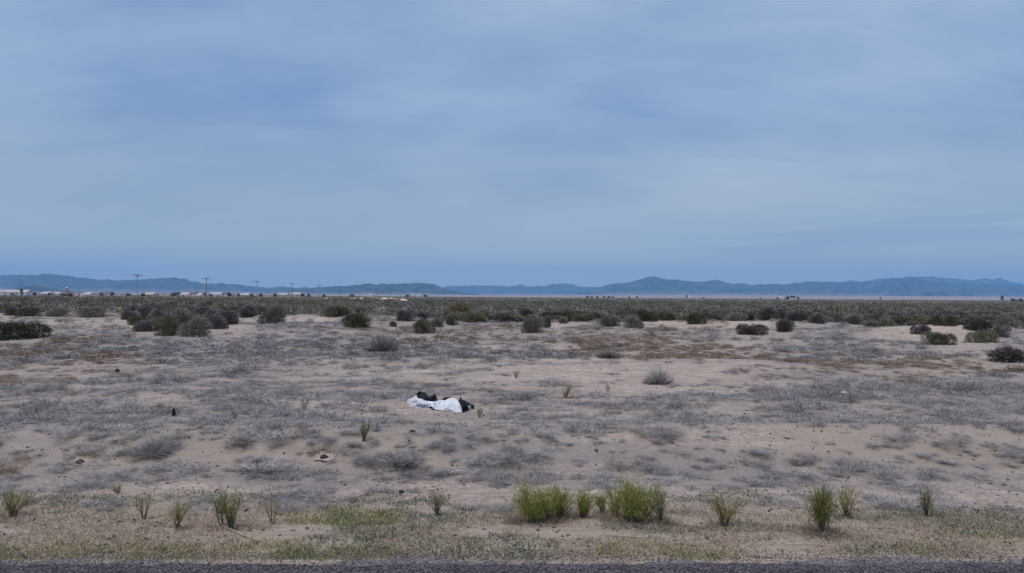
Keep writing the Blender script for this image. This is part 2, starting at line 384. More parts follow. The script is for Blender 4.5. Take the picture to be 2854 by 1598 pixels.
strip('road', -4.0, 6.99, 0.004, -0.004, M['asphalt'], rag=.12, seed=3)
strip('gravel_shoulder', 6.6, 7.40, -0.008, -0.10, M['shoulder'], rag=.26, seed=17)

# ------------------------------------------------------------------ far hills
def yh(u): return 827.5 + (u - CX) * .00665
def hills(name, pts, D, depth, seed, pad=(0, 0)):
    pts = np.array(pts, float)
    u = np.linspace(pts[0, 0], pts[-1, 0], int((pts[-1, 0] - pts[0, 0]) / 3.2) + 2)
    v = np.interp(u, pts[:, 0], pts[:, 1])
    kk = np.array([.12, .76, .12]); v = np.convolve(np.pad(v, 1, 'edge'), kk, 'valid')
    H = (yh(u) - v) / FPX * D + 2.5
    H = H + (fbm(u * .06, 1.3, seed, 4) - .5) * D * .0032 * np.clip(H / 120, 0, 1)
    H = np.maximum(H, 3)
    X0 = (u - CX) / FPX
    ts = np.linspace(-1, 1.0, 41); Vs = []; ft = []
    for t in ts:
        y = D + t * depth
        prof = np.clip(1 - abs(t), 0, 1) ** (1.25 if t < 0 else 1.0)
        rid = fbm(u * .035 + 0 * t, np.full_like(u, t * 3.0), seed + 9, 5) - .5
        gul = np.abs(vnoise(u * .045 + t * .6, np.full_like(u, t * 1.1), seed + 31) - .5) * 2
        h = H * np.clip(prof + (rid * .75 + (gul - .5) * .38) * (1 - abs(t)) * abs(t) * 2.6, 0, 1.0)
        if abs(t) < 1e-9: h = H
        elif t < 0: h = np.minimum(h, H * (y / D) * .985)
        Vs.append(np.stack([X0 * y, np.full_like(u, y), h + 14 * (t > -.99)], -1)); ft.append(np.clip(1.1 - h / (.42 * H.max()), 0, 1) * smooth(-.15, -.6, t))
    V = np.concatenate(Vs); n = len(u); i = np.arange(len(ts) - 1)[:, None] * n + np.arange(n - 1)[None]
    F = np.stack([i, i + 1, i + n + 1, i + n], -1).reshape(-1, 4)
    V[:, 2] = np.maximum(V[:, 2] - 14, 0) 
    V[:n, 2] = -20; V[-n:, 2] = -20
    return tag(obj(name, mesh_np(name, V, F, M['hill'], smooth_=True, attrs={'foot': np.concatenate(ft)})), kind='structure')
hills('mountains', [(-900, 800), (-600, 780), (-350, 772), (-150, 765), (0, 767.4), (50, 766.5), (98, 766.5), (117, 763.8), (151, 764.3), (179, 768), (224, 773.5), (263, 779), (302, 780), (324, 782.5), (358, 780.5), (414, 779), (447, 776), (470, 777), (486, 774), (509, 777), (531, 784.7), (576, 791), (615, 790), (657, 792.5), (699, 798), (750, 803), (770, 800), (784, 798), (798, 800), (826, 803), (870, 806), (960, 815), (1020, 823)], 12500, 2600, 3)
hills('mountains', [(740, 815), (800, 806), (856, 801.5), (896, 801), (938, 798.7), (980, 796), (1030, 791.7), (1047, 793), (1091, 790), (1136, 789.7), (1161, 787.5), (1183, 791), (1209, 793), (1231, 802), (1250, 807.5), (1290, 815), (1340, 822), (1370, 826)], 10500, 1500, 14)
hills('mountains', [(1150, 812), (1215, 802), (1231, 801), (1248, 798), (1267, 797), (1287, 798.7), (1315, 796.5), (1371, 797), (1420, 798), (1433, 796.7), (1450, 793), (1467, 797), (1495, 797), (1512, 798.7), (1526, 797), (1542, 790), (1556, 791), (1590, 791), (1607, 798), (1623, 799.5), (1668, 801), (1740, 800), (1840, 812)], 18500, 2500, 25)
hills('mountains', [(1590, 824), (1640, 812), (1674, 801), (1693, 794.5), (1735, 788), (1763, 784), (1791, 776), (1805, 772.7), (1828, 771), (1839, 776), (1856, 780.5), (1889, 780), (1931, 784.7), (1973, 782), (1995, 781), (2015, 784), (2032, 789), (2071, 791), (2093, 794.5), (2120, 792), (2191, 793), (2211, 789), (2254, 786), (2295, 785), (2318, 786), (2358, 787), (2420, 786), (2460, 781), (2485, 775), (2514, 774), (2540, 772), (2570, 780), (2659, 792), (2725, 787.6), (2760, 792), (2803, 794), (2854, 796), (3000, 792), (3250, 800), (3600, 815)], 14500, 3000, 36)
hills('mountains', [(2280, 800), (2340, 790), (2358, 786), (2376, 781), (2393, 784), (2422, 783), (2445, 777.5), (2485, 776), (2540, 771.5), (2560, 772.6), (2601, 771), (2641, 776), (2682, 778), (2702, 783), (2719, 780), (2742, 777.5), (2763, 780), (2789, 776.7), (2809, 782), (2832, 789), (2854, 792.6), (2950, 785), (3200, 790), (3500, 806)], 20500, 2500, 47)
hills('low_hills', [(-40, 822), (30, 808), (60, 799), (100, 793), (125, 798), (160, 806), (230, 815), (300, 820)], 7000, 600, 58)
hills('low_hills', [(2360, 834), (2480, 822), (2560, 816), (2610, 813), (2680, 816), (2760, 826), (2850, 835)], 11500, 500, 69)

# ------------------------------------------------------------------ bushes
def bush_geo(r, n, W, H, lobes, leaf=(.05, .14), up=.35):
    """leaf sprays over a clump of overlapping lobes; W width, H height"""
    cs = []
    for k in range(lobes):
        a = r.uniform(0, 2 * math.pi); q = r.uniform(.0, .62) ** .8
        rad = r.uniform(.30, .46) * (1 - .35 * q)
        cs.append((math.cos(a) * q * W / 2, math.sin(a) * q * W / 2, H * r.uniform(.18, .52) * (1 - .45 * q), rad * W * .62, H * r.uniform(.34, .52), r.uniform(-.18, .18)))
    cs = np.array(cs); k = r.integers(0, lobes, n); c = cs[k]
    d = unit(r.normal(size=(n, 3))); d[:, 2] = np.abs(d[:, 2]) * np.where(r.random(n) < .82, 1, -1)
    f = 1 - r.random(n) ** 2 * .38
    bump = 1 + .16 * np.sin(d[:, 0] * 9 + c[:, 0] * 20) * np.sin(d[:, 1] * 8 + 2 * d[:, 2] * 5)
    P = c[:, :3] + d * np.stack([c[:, 3], c[:, 3], c[:, 4]], -1) * (f * bump)[:, None]
    P[:, 2] = np.abs(P[:, 2]) * .97 + .01
    sk = r.random(n) < .24; P[:, 2] = np.where(sk, P[:, 2] * r.random(n) * .6, P[:, 2])
    dirs = d + np.stack([P[:, 0] / W, P[:, 1] / W, np.full(n, up)], -1) + r.normal(size=(n, 3)) * .35
    Ln = r.uniform(*leaf, n) * 1.0
    V, F = blades(P - unit(dirs) * Ln[:, None] * .5, dirs, Ln, Ln * r.uniform(.32, .55, n), r)
    tint = np.clip(.42 + c[:, 5] + r.normal(size=n) * .17 + .12 * (P[:, 2] / H), 0, 1)  # height term paints lighter tops, as lit from above, into the tint
    return V, F, tint
BW, BH = 2.0, 1.05
def variants(kind, n, cnt, **kw):
    out = []
    for i in range(cnt):
        r = np.random.default_rng(100 + i * 7 + len(kind) * 13)
        V, F, t = bush_geo(r, n, BW, BH, int(r.integers(5, 10)), **kw)
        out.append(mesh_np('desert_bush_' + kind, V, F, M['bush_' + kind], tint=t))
    return out
BV = {'green': variants('green', 6500, 3, leaf=(.03, .10)), 'grey': variants('grey', 6500, 4, leaf=(.03, .10)), 'purple': variants('purple', 5000, 4, leaf=(.03, .14), up=.5), 'tan': variants('tan', 2600, 1, leaf=(.06, .24), up=1.0)}
used_labels = set()
def put_bush(u, v, wpx, hpx, kind, label=None, group=None, xy=None, i=0, wm=None, hm=None):
    if xy is None:
        x, y = gp(u, v); s = y / FPX; wm = wpx * s; hm = hpx * s
        y += wm * .30; x *= 1 + wm * .30 / y
    else: x, y = xy
    z = float(terrain(x, y))
    me = BV[kind][i % len(BV[kind])]
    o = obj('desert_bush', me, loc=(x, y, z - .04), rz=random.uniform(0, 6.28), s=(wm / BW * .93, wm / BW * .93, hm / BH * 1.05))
    tag(o, label, 'bush', group); return o
named = [
 (50, 950, 150, 60, 'green', 'large rounded dark green bush at the left edge of the photo on pale sand'),
 (250, 886, 88, 31, 'grey', 'wide dark bush alone at the back of the pale sand flat on the left'),
 (160, 885, 62, 28, 'grey', 'smaller dark bush just left of the wide one behind the pale sand flat'),
 (82, 884, 66, 30, 'grey', 'grey green bush above the large rounded bush at the left edge'),
 (38, 881, 50, 26, 'purple', 'purplish bush at the far left end of the row behind the sand flat'),
 (384, 908, 70, 30, 'green', 'green bush at the left tip of the big bush cluster on the left'),
 (404, 927, 62, 32, 'purple', 'grey brown bush low at the left front of the big bush cluster'),
 (475, 938, 92, 64, 'green', 'tall dark green bush at the front middle of the big bush cluster'),
 (552, 941, 96, 58, 'grey', 'broad dark grey bush at the front right of the big bush cluster'),
 (522, 925, 70, 50, 'green', 'green bush wedged between the tallest front bushes of the big cluster'),
 (440, 925, 66, 44, 'grey', 'grey bush left of the tall dark green bush in the big cluster'),
 (355, 893, 60, 26, 'purple', 'low brown bush just behind the left tip of the big cluster'),
 (505, 905, 90, 46, 'grey', 'grey bush behind the tall dark green bush in the big cluster'),
 (450, 900, 74, 44, 'purple', 'dusty bush in the rear left of the big bush cluster'),
 (595, 921, 74, 42, 'purple', 'purplish bush at the right end of the big bush cluster'),
 (640, 907, 84, 42, 'purple', 'pale twiggy bush on the sand slope right of the big bush cluster'),
 (770, 903, 86, 52, 'grey', 'lumpy grey green bush standing left of the bright sand hollow'),
 (940, 886, 80, 34, 'green', 'olive bush at the back edge of the bright sand hollow'),
 (990, 916, 112, 46, 'green', 'wide olive bush at the right side of the bright sand hollow'),
 (1005, 878, 36, 24, 'grey', 'small dark bush behind the wide olive bush of the sand hollow'),
 (1178, 931, 66, 49, 'green', 'dark upright bush left of centre with a shaded brown base'),
 (1222, 914, 40, 30, 'grey', 'grey bush tucked between the dark upright bush and a round green one'),
 (1257, 908, 46, 30, 'green', 'round green bush just right of the dark upright bush'),
 (1277, 886, 64, 38, 'tan', 'tawny yellow dry bush sticking up from the scrub left of centre'),
 (1096, 912, 22, 16, 'tan', 'tiny olive tan bush alone on pale sand'),
 (1135, 897, 66, 36, 'purple', 'purple grey leafless bush behind the tiny tan bush'),
 (1304, 893, 26, 20, 'green', 'small green bush right of the tawny yellow dry bush'),
 (1484, 930, 64, 50, 'grey', 'upright grey green bush with dark base right of centre'),
 (1521, 916, 38, 38, 'green', 'greener bush touching the right side of an upright grey green bush'),
 (1572, 903, 34, 22, 'grey', 'small grey bush on sand right of the upright pair'),
 (1622, 888, 38, 20, 'purple', 'dark brown bush at the scrub edge right of centre'),
 (1700, 913, 64, 32, 'grey', 'left one of two low grey green bushes side by side'),
 (1762, 916, 72, 36, 'grey', 'right one of two low grey green bushes side by side'),
 (1740, 886, 86, 32, 'grey', 'grey bush mass behind the two low grey green bushes'),
 (1803, 886, 34, 18, 'purple', 'dark round bush behind and right of the two low bushes'),
 (1938, 906, 56, 36, 'green', 'green topped bush with dark base alone at the scrub edge'),
 (2066, 892, 64, 26, 'purple', 'dark wide bush behind pale sand right of the green topped bush'),
 (2105, 937, 104, 32, 'purple', 'wide low purple grey bush in the brush on the right'),
 (2185, 928, 74, 36, 'purple', 'purple grey bush behind and right of the wide low one'),
 (2280, 903, 70, 30, 'grey', 'dark green grey bush at the scrub edge on the right'),
 (2380, 906, 56, 28, 'grey', 'round bush at the scrub edge above the pale sand bank on the right'),
 (2566, 933, 50, 28, 'purple', 'dark brown bush standing on the pale sand bank on the right'),
 (2617, 965, 76, 42, 'green', 'round olive bush in front of the sand bank on the right'),
 (2640, 912, 76, 34, 'green', 'dark green bush behind the sand bank on the right'),
 (2742, 957, 84, 42, 'green', 'spreading olive bush nearest the sand bank at far right'),
 (2792, 942, 52, 38, 'purple', 'purple bush touching the spreading olive bush at far right'),
 (2720, 925, 90, 40, 'purple', 'twiggy purple bush behind the spreading olive bush at far right'),
 (2812, 1014, 140, 42, 'purple', 'big dark leafless bush cut by the right edge of the photo'),
]
NB = []
for i, (u, v, a, b, k, lab) in enumerate(named):
    o = put_bush(u, v, a * 1.28, b * 1.12, k, lab, i=i); NB.append((o.location.x, o.location.y, a * o.location.y / FPX))
NBA = np.array(NB)
def belt_dist(x, y):                            # where the scrub begins, in metres from the camera
    u = CX + FPX * x / y
    vv = np.interp(u, [-400, 0, 130, 300, 400, 640, 760, 920, 1100, 1300, 1500, 1700, 1850, 2050, 2300, 2500, 2854, 3300], [878, 876, 870, 868, 884, 896, 878, 874, 884, 890, 888, 894, 894, 902, 916, 922, 924, 920])
    return FPX * CAM_H / (vv - yh(u))
TONE = {'green': 'dark green', 'grey': 'grey green', 'purple': 'purplish grey', 'tan': 'tan'}
def column(u):
    for lim, s in ((383, 'left of the nearest pole'), (575, 'between the first two poles'), (814, 'between second and fourth poles'), (1060, 'below the farther poles'),
                   (1300, 'below the flat topped hill'), (1650, 'below the low middle mountains'), (2010, 'below the peaked mountain'), (2400, 'below the right mountain range'), (9999, 'at far right')):
        if u < lim: return s
# scatter the scrub belt on a jittered grid, nearest first
def scatter(dmin, dmax, cell, seed, side=.76):
    r = np.random.default_rng(seed)
    ys = np.arange(dmin, dmax, cell); P = []
    for y in ys:
        xs = np.arange(-side * y - 3, side * y + 3, cell)
        P.append(np.stack([xs + r.uniform(-.55, .55, len(xs)) * cell, y + r.uniform(-.55, .55, len(xs)) * cell], -1))
    return np.concatenate(P)
P = scatter(40, 330, 2.45, 5)
dd = P[:, 1] - belt_dist(P[:, 0], P[:, 1]) + 7 + (fbm(P[:, 0] * .08, P[:, 1] * .08, 15, 2) - .5) * 24
dens = fbm(P[:, 0] * .045, P[:, 1] * .03, 77, 3) + (rng.random(len(P)) - .5) * .36
keep = (dd > 0) & ((dens > .24))
uP, vP = flat_uv(P[:, 0], P[:, 1])
for a, b, ra, rb in ((225, 905, 170, 24), (830, 895, 100, 15), (330, 868, 40, 6), (150, 862, 25, 4)):
    keep &= ((uP - a) / ra) ** 2 + ((vP - b) / rb) ** 2 > 1
P = P[keep]
ok = np.ones(len(P), bool)
for x, y, ww in NB: ok &= np.hypot(P[:, 0] - x, P[:, 1] - y) > ww * .45 + .8
P = P[ok]; P = P[np.argsort(P[:, 1])]
inview = np.abs(P[:, 0] / P[:, 1]) < .70
nI = 300 - len(named) - 2
tone_of = lambda x, y, q: 'purple' if q < .20 + .25 * float(fbm(x * .05, y * .05, 81, 2) > .55) else ('grey' if q < .80 else 'green')
cnt = 0; rest = []
for k, (x, y) in enumerate(P):
    q = rng.random(); tn = tone_of(x, y, q); wm = float(1.3 + 2.9 * rng.random() ** .8) * (1 if q > .2 else .85); hm = wm * float(rng.uniform(.27, .40))
    if inview[k] and cnt < nI and y < 200:
        u = CX + FPX * x / y; size = 'broad' if wm > 3.1 else ('small' if wm < 2.3 else 'rounded')
        band = 'near edge of the scrub' if cnt < 110 else 'dense scrub'
        put_bush(0, 0, 0, 0, tn, f"{size} {TONE[tn]} bush in the {band} {column(u)}", f"{TONE[tn]} bushes of the desert scrub", xy=(x, y), i=int(rng.integers(0, 9)), wm=wm, hm=hm); cnt += 1
    else: rest.append((x, y, wm, hm, tn))
# rest of the belt: one countless mass (small copies, fewer leaves)
def merge_bushes(name, items, nleaf, leafk, label):
    base = []
    for i in range(8):
        r = np.random.default_rng(500 + i); base.append(bush_geo(r, nleaf, BW, BH, 6, leaf=(.10 * leafk, .22 * leafk)))
    Vs, Fs, Ts, Ms = [], [], [], []; off = 0; mi = {'green': 0, 'grey': 1, 'purple': 2}
    for j, (x, y, wm, hm, tn) in enumerate(items):
        V, F, t = base[j % 8]; a = rng.uniform(0, 6.28); c, s = math.cos(a), math.sin(a)
        sx_ = wm / BW; W = np.stack([(V[:, 0] * c - V[:, 1] * s) * sx_, (V[:, 0] * s + V[:, 1] * c) * sx_, V[:, 2] * hm / BH], -1)
        W = W + [x, y, float(Zt[j]) - .05]
        Vs.append(W); Fs.append(F + off); off += len(V); Ts.append(np.clip(t + rng.uniform(-.22, .22), 0, 1)); Ms.append(np.full(len(F), mi[tn]))
    me = mesh_np(name, np.concatenate(Vs), np.concatenate(Fs), [M['bush_green'], M['bush_grey'], M['bush_purple']], tint=np.concatenate(Ts), midx=np.concatenate(Ms))
    return tag(obj(name, me), label, 'scrub', kind='stuff')
def th(items): return terrain(np.array([i[0] for i in items]), np.array([i[1] for i in items]))
Zt = th(rest)
merge_bushes('desert_scrub', rest, 190, 1.1, 'dense grey green desert scrub filling the plain behind the nearer bushes')
P2 = np.concatenate([scatter(325, 700, 5.0, 6), scatter(700, 2300, 17, 7)])
u2, _ = flat_uv(P2[:, 0], P2[:, 1])
keep = (fbm(P2[:, 0] * .012, P2[:, 1] * .008, 78, 3) + (rng.random(len(P2)) - .5) * .4) > .26
keep &= ~((u2 > 930) & (u2 < 1180) & (P2[:, 1] > 500) & (P2[:, 1] < 760) & (rng.random(len(P2)) < .8))
keep &= ~((u2 < 760) & (P2[:, 1] > 560) & (rng.random(len(P2)) < .78))
P2 = P2[keep]
items = []
for x, y in P2:
    q = rng.random(); s = 1 + (y > 700) * 1.6 + (y > 325) * .55; wm = float(rng.uniform(2.6, 4.6)) * s
    items.append((x, y, wm, float(rng.uniform(.9, 1.65)), tone_of(x, y, q)))
Zt = th(items)
merge_bushes('distant_scrub', items, 60, 2.0, 'far scrub reading as a dark green band below the mountains')

# ------------------------------------------------------------------ dry low brush
def clump_geo(r, n, wid=.0055, long=(.05, .13), flat=1.0, seg=2):
    nh = 7; k = r.integers(0, nh, n); ha = r.uniform(0, 6.283, nh); hq = np.sqrt(r.random(nh)) * .36; hr = r.uniform(.10, .24, nh); ht = r.normal(0, .12, nh)
    d = unit(r.normal(size=(n, 3))); d[:, 2] = np.abs(d[:, 2]) * .9 + .08
    P = np.stack([np.cos(ha[k]) * hq[k], np.sin(ha[k]) * hq[k] * flat, np.zeros(n)], -1) + d * (r.random(n) ** .7 * hr[k] * .75)[:, None]
    D = d + r.normal(size=(n, 3)) * .45; D[:, 2] = np.abs(D[:, 2]) + .05
    Ln = r.uniform(*long, n) * (hr[k] / .17); V, F = blades(P, D, Ln, wid, r, bend=.35, seg=seg); V[:, 2] = np.maximum(V[:, 2], -.01)
    t = np.repeat(np.clip(.5 + ht[k] + r.normal(size=n) * .2, 0, 1), seg); return V, F, t
CV = {}
for kd, lab in (('brush_grey', 'g'), ('brush_tan', 't')):
    CV[kd] = []
    for i in range(5):
        r = np.random.default_rng(900 + i); V, F, t = clump_geo(r, 1300, .0058)
        CV[kd].append(mesh_np('dry_brush_' + kd, V, F, M[kd], tint=t))
P = []
for (a, b, cell, sd_) in ((8.9, 22, .35, 1), (22, 36, .50, 2), (36, 66, .78, 3), (66, 92, 1.3, 4)):
    q = scatter(a, b, cell, 40 + sd_); P.append(q)
P = np.concatenate(P)
bd = brush_density(P[:, 0], P[:, 1]) + (rng.random(len(P)) - .5) * .75
keep = (bd > .50) & (P[:, 1] < belt_dist(P[:, 0], P[:, 1]) + 4) & ~((P[:, 1] < 9.4))
bt = gp(1290, 1160)
keep &= ~((np.abs(P[:, 0] - bt[0] + .35) < .95) & (P[:, 1] > bt[1] - .75) & (P[:, 1] < bt[1] + 1.1))
for x, y, ww in NB: keep &= (np.hypot(P[:, 0] - x, P[:, 1] - y) > ww * .45) & ~((np.abs(P[:, 0] - x * P[:, 1] / y) < ww * .5) & (P[:, 1] > y * .91) & (P[:, 1] < y))
P = P[keep]; bd = bd[keep]; o = np.argsort(P[:, 1]); P = P[o]; bd = bd[o]
brownp = fbm(P[:, 0] * .13, P[:, 1] * .10, 61, 3); uu, vv_ = flat_uv(P[:, 0], P[:, 1])
brown = (brownp + .28 * np.exp(-((uu - 2650) / 400) ** 2 - ((vv_ - 1020) / 24) ** 2) + .2 * np.exp(-((uu - 1700) / 500) ** 2 - ((vv_ - 965) / 14) ** 2) + .16 * (P[:, 1] < 12.8)) > .61
size = (.32 + .90 * rng.random(len(P)) ** 1.7) * (1 + .35 * smooth(45, 75, P[:, 1])) * (.8 + .5 * np.clip(bd - .5, 0, .6))
big = (rng.random(len(P)) < .10 + .08 * (P[:, 1] > 34)) & (P[:, 1] > 13.5)
size = size * np.where(big, 1.3, 1)
hgt = size * rng.uniform(.35, 1.15, len(P)) * .62 * (1 + .15 * smooth(24, 30, P[:, 1])) * np.where(big, 1.25, 1)
Zc = terrain(P[:, 0], P[:, 1])
def where(u, v):
    r_ = 'on the bank behind the ditch' if v > 1240 else ('in front of the crumpled tarp' if v > 1165 else ('level with the crumpled tarp' if v > 1080 else 'behind the crumpled tarp'))
    c_ = 'at far left' if u < 500 else ('left of the tarp' if u < 1100 else ('near the middle' if u < 1700 else ('right of the middle' if u < 2250 else 'at far right')))
    return r_ + ' ' + c_
cnt = 0; rest = []
for k, (x, y) in enumerate(P):
    kd = 'brush_tan' if brown[k] else 'brush_grey'
    if cnt < 292 and abs(x / y) < .70:
        o = obj('dry_brush', CV[kd][int(rng.integers(0, 5))], loc=(x, y, Zc[k] - .015), rz=float(rng.uniform(0, 6.28)), s=(size[k], size[k], hgt[k]))
        nm = 'tan' if brown[k] else 'grey'; sz = 'wide' if size[k] > 1.15 else ('small' if size[k] < .85 else 'low')
        tag(o, f"{sz} {nm} dead brush clump {where(uu[k], vv_[k])}", 'dry brush', f"{nm} dead brush clumps on the sand"); cnt += 1
    else: rest.append(k)
def merge_tufts(name, idx, mats, label, cat, nb, wid_of, long=(.05, .13), X=None, S=None, Hs=None, Z=None, mi=None, seg=1, flat=1.0, seed=3):
    Vs, Fs, Ts, Ms = [], [], [], []; off = 0
    base = {}
    for j in idx:
        w_ = wid_of(X[j, 1]); n = nb(X[j, 1]); key = (n, w_, j % 6)
        if key not in base: base[key] = clump_geo(np.random.default_rng(seed * 100 + j % 6), n, w_, long, flat, seg) if (X[j, 1] < 26 or name != 'low_brush') else bush_geo(np.random.default_rng(seed * 100 + j % 6), n, 1.0, .34, 6, leaf=(.03, .075), up=.5)
        V, F, t = base[key]; a = rng.uniform(0, 6.28); c, s = math.cos(a), math.sin(a)
        Vs.append(np.stack([(V[:, 0] * c - V[:, 1] * s) * S[j] + X[j, 0], (V[:, 0] * s + V[:, 1] * c) * S[j] + X[j, 1], V[:, 2] * Hs[j] + Z[j] - .01], -1))
        Fs.append(F + off); off += len(V); Ts.append(np.clip(t + rng.uniform(-.25, .25), 0, 1)); Ms.append(np.full(len(F), int(mi[j])))
    me = mesh_np(name, np.concatenate(Vs), np.concatenate(Fs), mats, tint=np.concatenate(Ts), midx=np.concatenate(Ms))
    return tag(obj(name, me), label, cat, kind='stuff')
merge_tufts('low_brush', rest, [M['brush_grey'], M['brush_tan']], 'low grey dead brush spreading in patches over the sandy plain', 'dry brush',
            lambda y: 560 if y < 26 else (520 if y < 45 else 300), lambda y: .0085 if y < 30 else (.022 if y < 50 else .034), X=P, S=size, Hs=hgt, Z=Zc, mi=brown)
# very small tufts, crumbs and sticks between the clumps
Q = np.concatenate([scatter(9.4, 24, .23, 61), scatter(24, 62, .62, 62)])
qd = brush_density(Q[:, 0], Q[:, 1]) + (rng.random(len(Q)) - .5) * .9
Q = Q[(qd > .30)]
merge_tufts('ground_litter', range(len(Q)), [M['brush_grey'], M['brush_tan'], M['straw']], 'small dry twigs and tufts littering the sand', 'litter',
            lambda y: 24 if y < 24 else 26, lambda y: .008 if y < 24 else .02, X=Q, S=rng.uniform(.18, .6, len(Q)) * (1 + (Q[:, 1] > 24)), Hs=rng.uniform(.15, .5, len(Q)) * (1 + .6 * (Q[:, 1] > 24)),
            Z=terrain(Q[:, 0], Q[:, 1]), mi=rng.choice([0, 1, 2], len(Q), p=[.45, .45, .10]))
# tumbleweeds that stand out
def tumbleweed(u, v, wpx, hpx, mat, label, dark=True, n=1500, cat='dry bush'):
    x, y = gp(u, v); s = y / FPX; wm, hm = wpx * s, hpx * s; r = np.random.default_rng(int(u))
    d = unit(r.normal(size=(n, 3))); d[:, 2] = np.abs(d[:, 2])
    P = d * r.uniform(0, .30, n)[:, None] * [wm, wm, hm * .4]
    D = d * [1, 1, .9] + r.normal(size=(n, 3)) * .28; D[:, 2] = np.abs(D[:, 2]) + .15
    Ln = r.uniform(.35, .8, n) * wm * .5 * np.where(d[:, 2] > .6, hm / wm * 1.7, 1)
    V, F = blades(P, D, Ln, .011 * y / 20, r, bend=.22, seg=2); V[:, 2] = np.abs(V[:, 2])
    t = np.repeat(np.clip(.6 + r.normal(size=n) * .2, 0, 1), 2)
    root = empty('tumbleweed', (x, y + wm * .3, float(terrain(x, y + wm * .3)) - .01))
    obj('twigs', mesh_np('twigs', V, F, M[mat], tint=t), root)
    m = 260; a = r.uniform(0, 6.28, m); Pb = np.stack([np.cos(a) * r.uniform(0, .35, m) * wm, np.sin(a) * r.uniform(0, .35, m) * wm, r.uniform(0, .06, m)], -1)
    V, F = blades(Pb, np.stack([np.cos(a), np.sin(a), r.uniform(0, .5, m)], -1), r.uniform(.15, .4, m) * wm, .02 * y / 20, r)
    obj('woody_base', mesh_np('woody_base', V, F, M['bush_purple'], tint=r.uniform(0, .35, m)), root)
    tag(root, label, cat); return root
tumbleweed(1062, 986, 104, 84, 'bush_purple', 'round grey tumbleweed like bush with dark centre left of the middle')
tumbleweed(1838, 1072, 78, 74, 'brush_grey', 'grey dry bush with dark brown base on top of the sand mound')
tumbleweed(420, 1278, 94, 84, 'brush_grey', 'grey dead bush on the bank with a dark fallen branch below it')
tumbleweed(1700, 1000, 70, 36, 'brush_grey', 'arched grey dead bush behind the sand mound')

# ------------------------------------------------------------------ verge cover
def patch_cover(name, label, cat, mat, xy, per, hgt_, wid, seed, spread=.06, up=1.0):
    r = np.random.default_rng(seed); n = len(xy) * per
    B = np.repeat(xy, per, 0) + r.normal(size=(n, 2)) * spread
    Z = terrain(B[:, 0], B[:, 1]); P = np.concatenate([B, Z[:, None] - .004], 1)
    D = r.normal(size=(n, 3)) * .55; D[:, 2] = np.abs(D[:, 2]) + up
    s = np.repeat(r.uniform(.5, 1.25, len(xy)), per)
    V, F = blades(P, D, r.uniform(*hgt_, n) * s, wid, r, bend=.3)
    t = np.clip(np.repeat(r.normal(.5, .16, len(xy)), per) + r.normal(size=n) * .2, 0, 1)
    return tag(obj(name, mesh_np(name, V, F, M[mat], tint=t)), label, cat, kind='stuff')
def rnd_area(n, y0, y1, seed):
    r = np.random.default_rng(seed); y = r.uniform(y0, y1, n); x = r.uniform(-.78, .78, n) * y; return np.stack([x, y + .026 * x], -1)
G = rnd_area(5200, 7.22, 9.4, 31); g = fbm(G[:, 0] * .55 + 7, G[:, 1] * 1.6, 131, 3); edge = np.exp(-((G[:, 1] - .026 * G[:, 0] - 7.62) / .16) ** 2)
fade = smooth(9.6, 8.8, G[:, 1])
G1 = G[g + .26 * edge * (fbm(G[:, 0] * .35, 5.0, 137, 2) > .42) > .745]
patch_cover('green_grass', 'short yellow green grass in patches along the road edge', 'grass', 'grass', G1, 18, (.018, .05), .008, 32, .07, .7)
G = rnd_area(9000, 7.35, 10.6, 33); g = fbm(G[:, 0] * .7, G[:, 1] * 1.3, 141, 3); g2 = smooth(10.8, 9.6, G[:, 1])
patch_cover('ground_cover', 'low grey green weeds creeping over the verge', 'weeds', 'forb', G[(g * (.6 + .4 * g2) > .55)], 16, (.012, .038), .013, 34, .06, .3)
G = rnd_area(11000, 7.4, 10.2, 35); g = fbm(G[:, 0] * .9, G[:, 1] * 1.1, 151, 3)
patch_cover('dry_grass', 'flattened straw coloured dry grass and stalks on the verge', 'dry grass', 'straw', G[(g > .47) & (rng.random(len(G)) < smooth(10.3, 9.0, G[:, 1]))], 9, (.02, .065), .0065, 36, .09, .06)
def stones(name, label, n, y0, y1, smin, smax, seed, tl=(0, 1), zoff=0.0, wfun=None):
    r = np.random.default_rng(seed); y = r.uniform(y0, y1, n); x = r.uniform(-.78, .78, n) * np.maximum(y, 6); B = np.stack([x, y + .026 * x], -1)
    if wfun is not None: B = B[wfun(B) > r.random(n)]; n = len(B)
    z = np.maximum(terrain(B[:, 0], B[:, 1]), np.where(B[:, 1] < 6.95, .003, np.where(B[:, 1] < 7.3, -.012, -9)))
    o8 = np.array([(1, 0, 0), (0, 1, 0), (-1, 0, 0), (0, -1, 0), (0, 0, .7), (0, 0, -.5)]); f8 = np.array([(0, 1, 4), (1, 2, 4), (2, 3, 4), (3, 0, 4), (1, 0, 5), (2, 1, 5), (3, 2, 5), (0, 3, 5)])
    s = smin + (smax - smin) * r.random(n) ** 2.5
    V = (o8[None] * (1 + r.normal(size=(n, 6, 3)) * .28) + r.normal(size=(n, 6, 3)) * .12) * s[:, None, None] * r.uniform(.7, 1.3, (n, 1, 3)) + np.stack([B[:, 0], B[:, 1], z + s * .25], -1)[:, None]
    F = (f8[None] + np.arange(n)[:, None, None] * 6).reshape(-1, 3)
    return tag(obj(name, mesh_np(name, V.reshape(-1, 3), F, M['rock'], tint=np.repeat(r.uniform(*tl, n), 8))), label, 'gravel', kind='stuff')
stones('gravel', 'loose grey gravel chips along the asphalt edge', 16000, 6.5, 7.6, .003, .013, 71, (.05, .85))
stones('pebbles', 'small stones and clods scattered over verge and sand', 9000, 7.5, 22, .004, .028, 72, (.1, .9), wfun=lambda B: np.clip(1.1 - (B[:, 1] - 8) / 12, .12, 1))

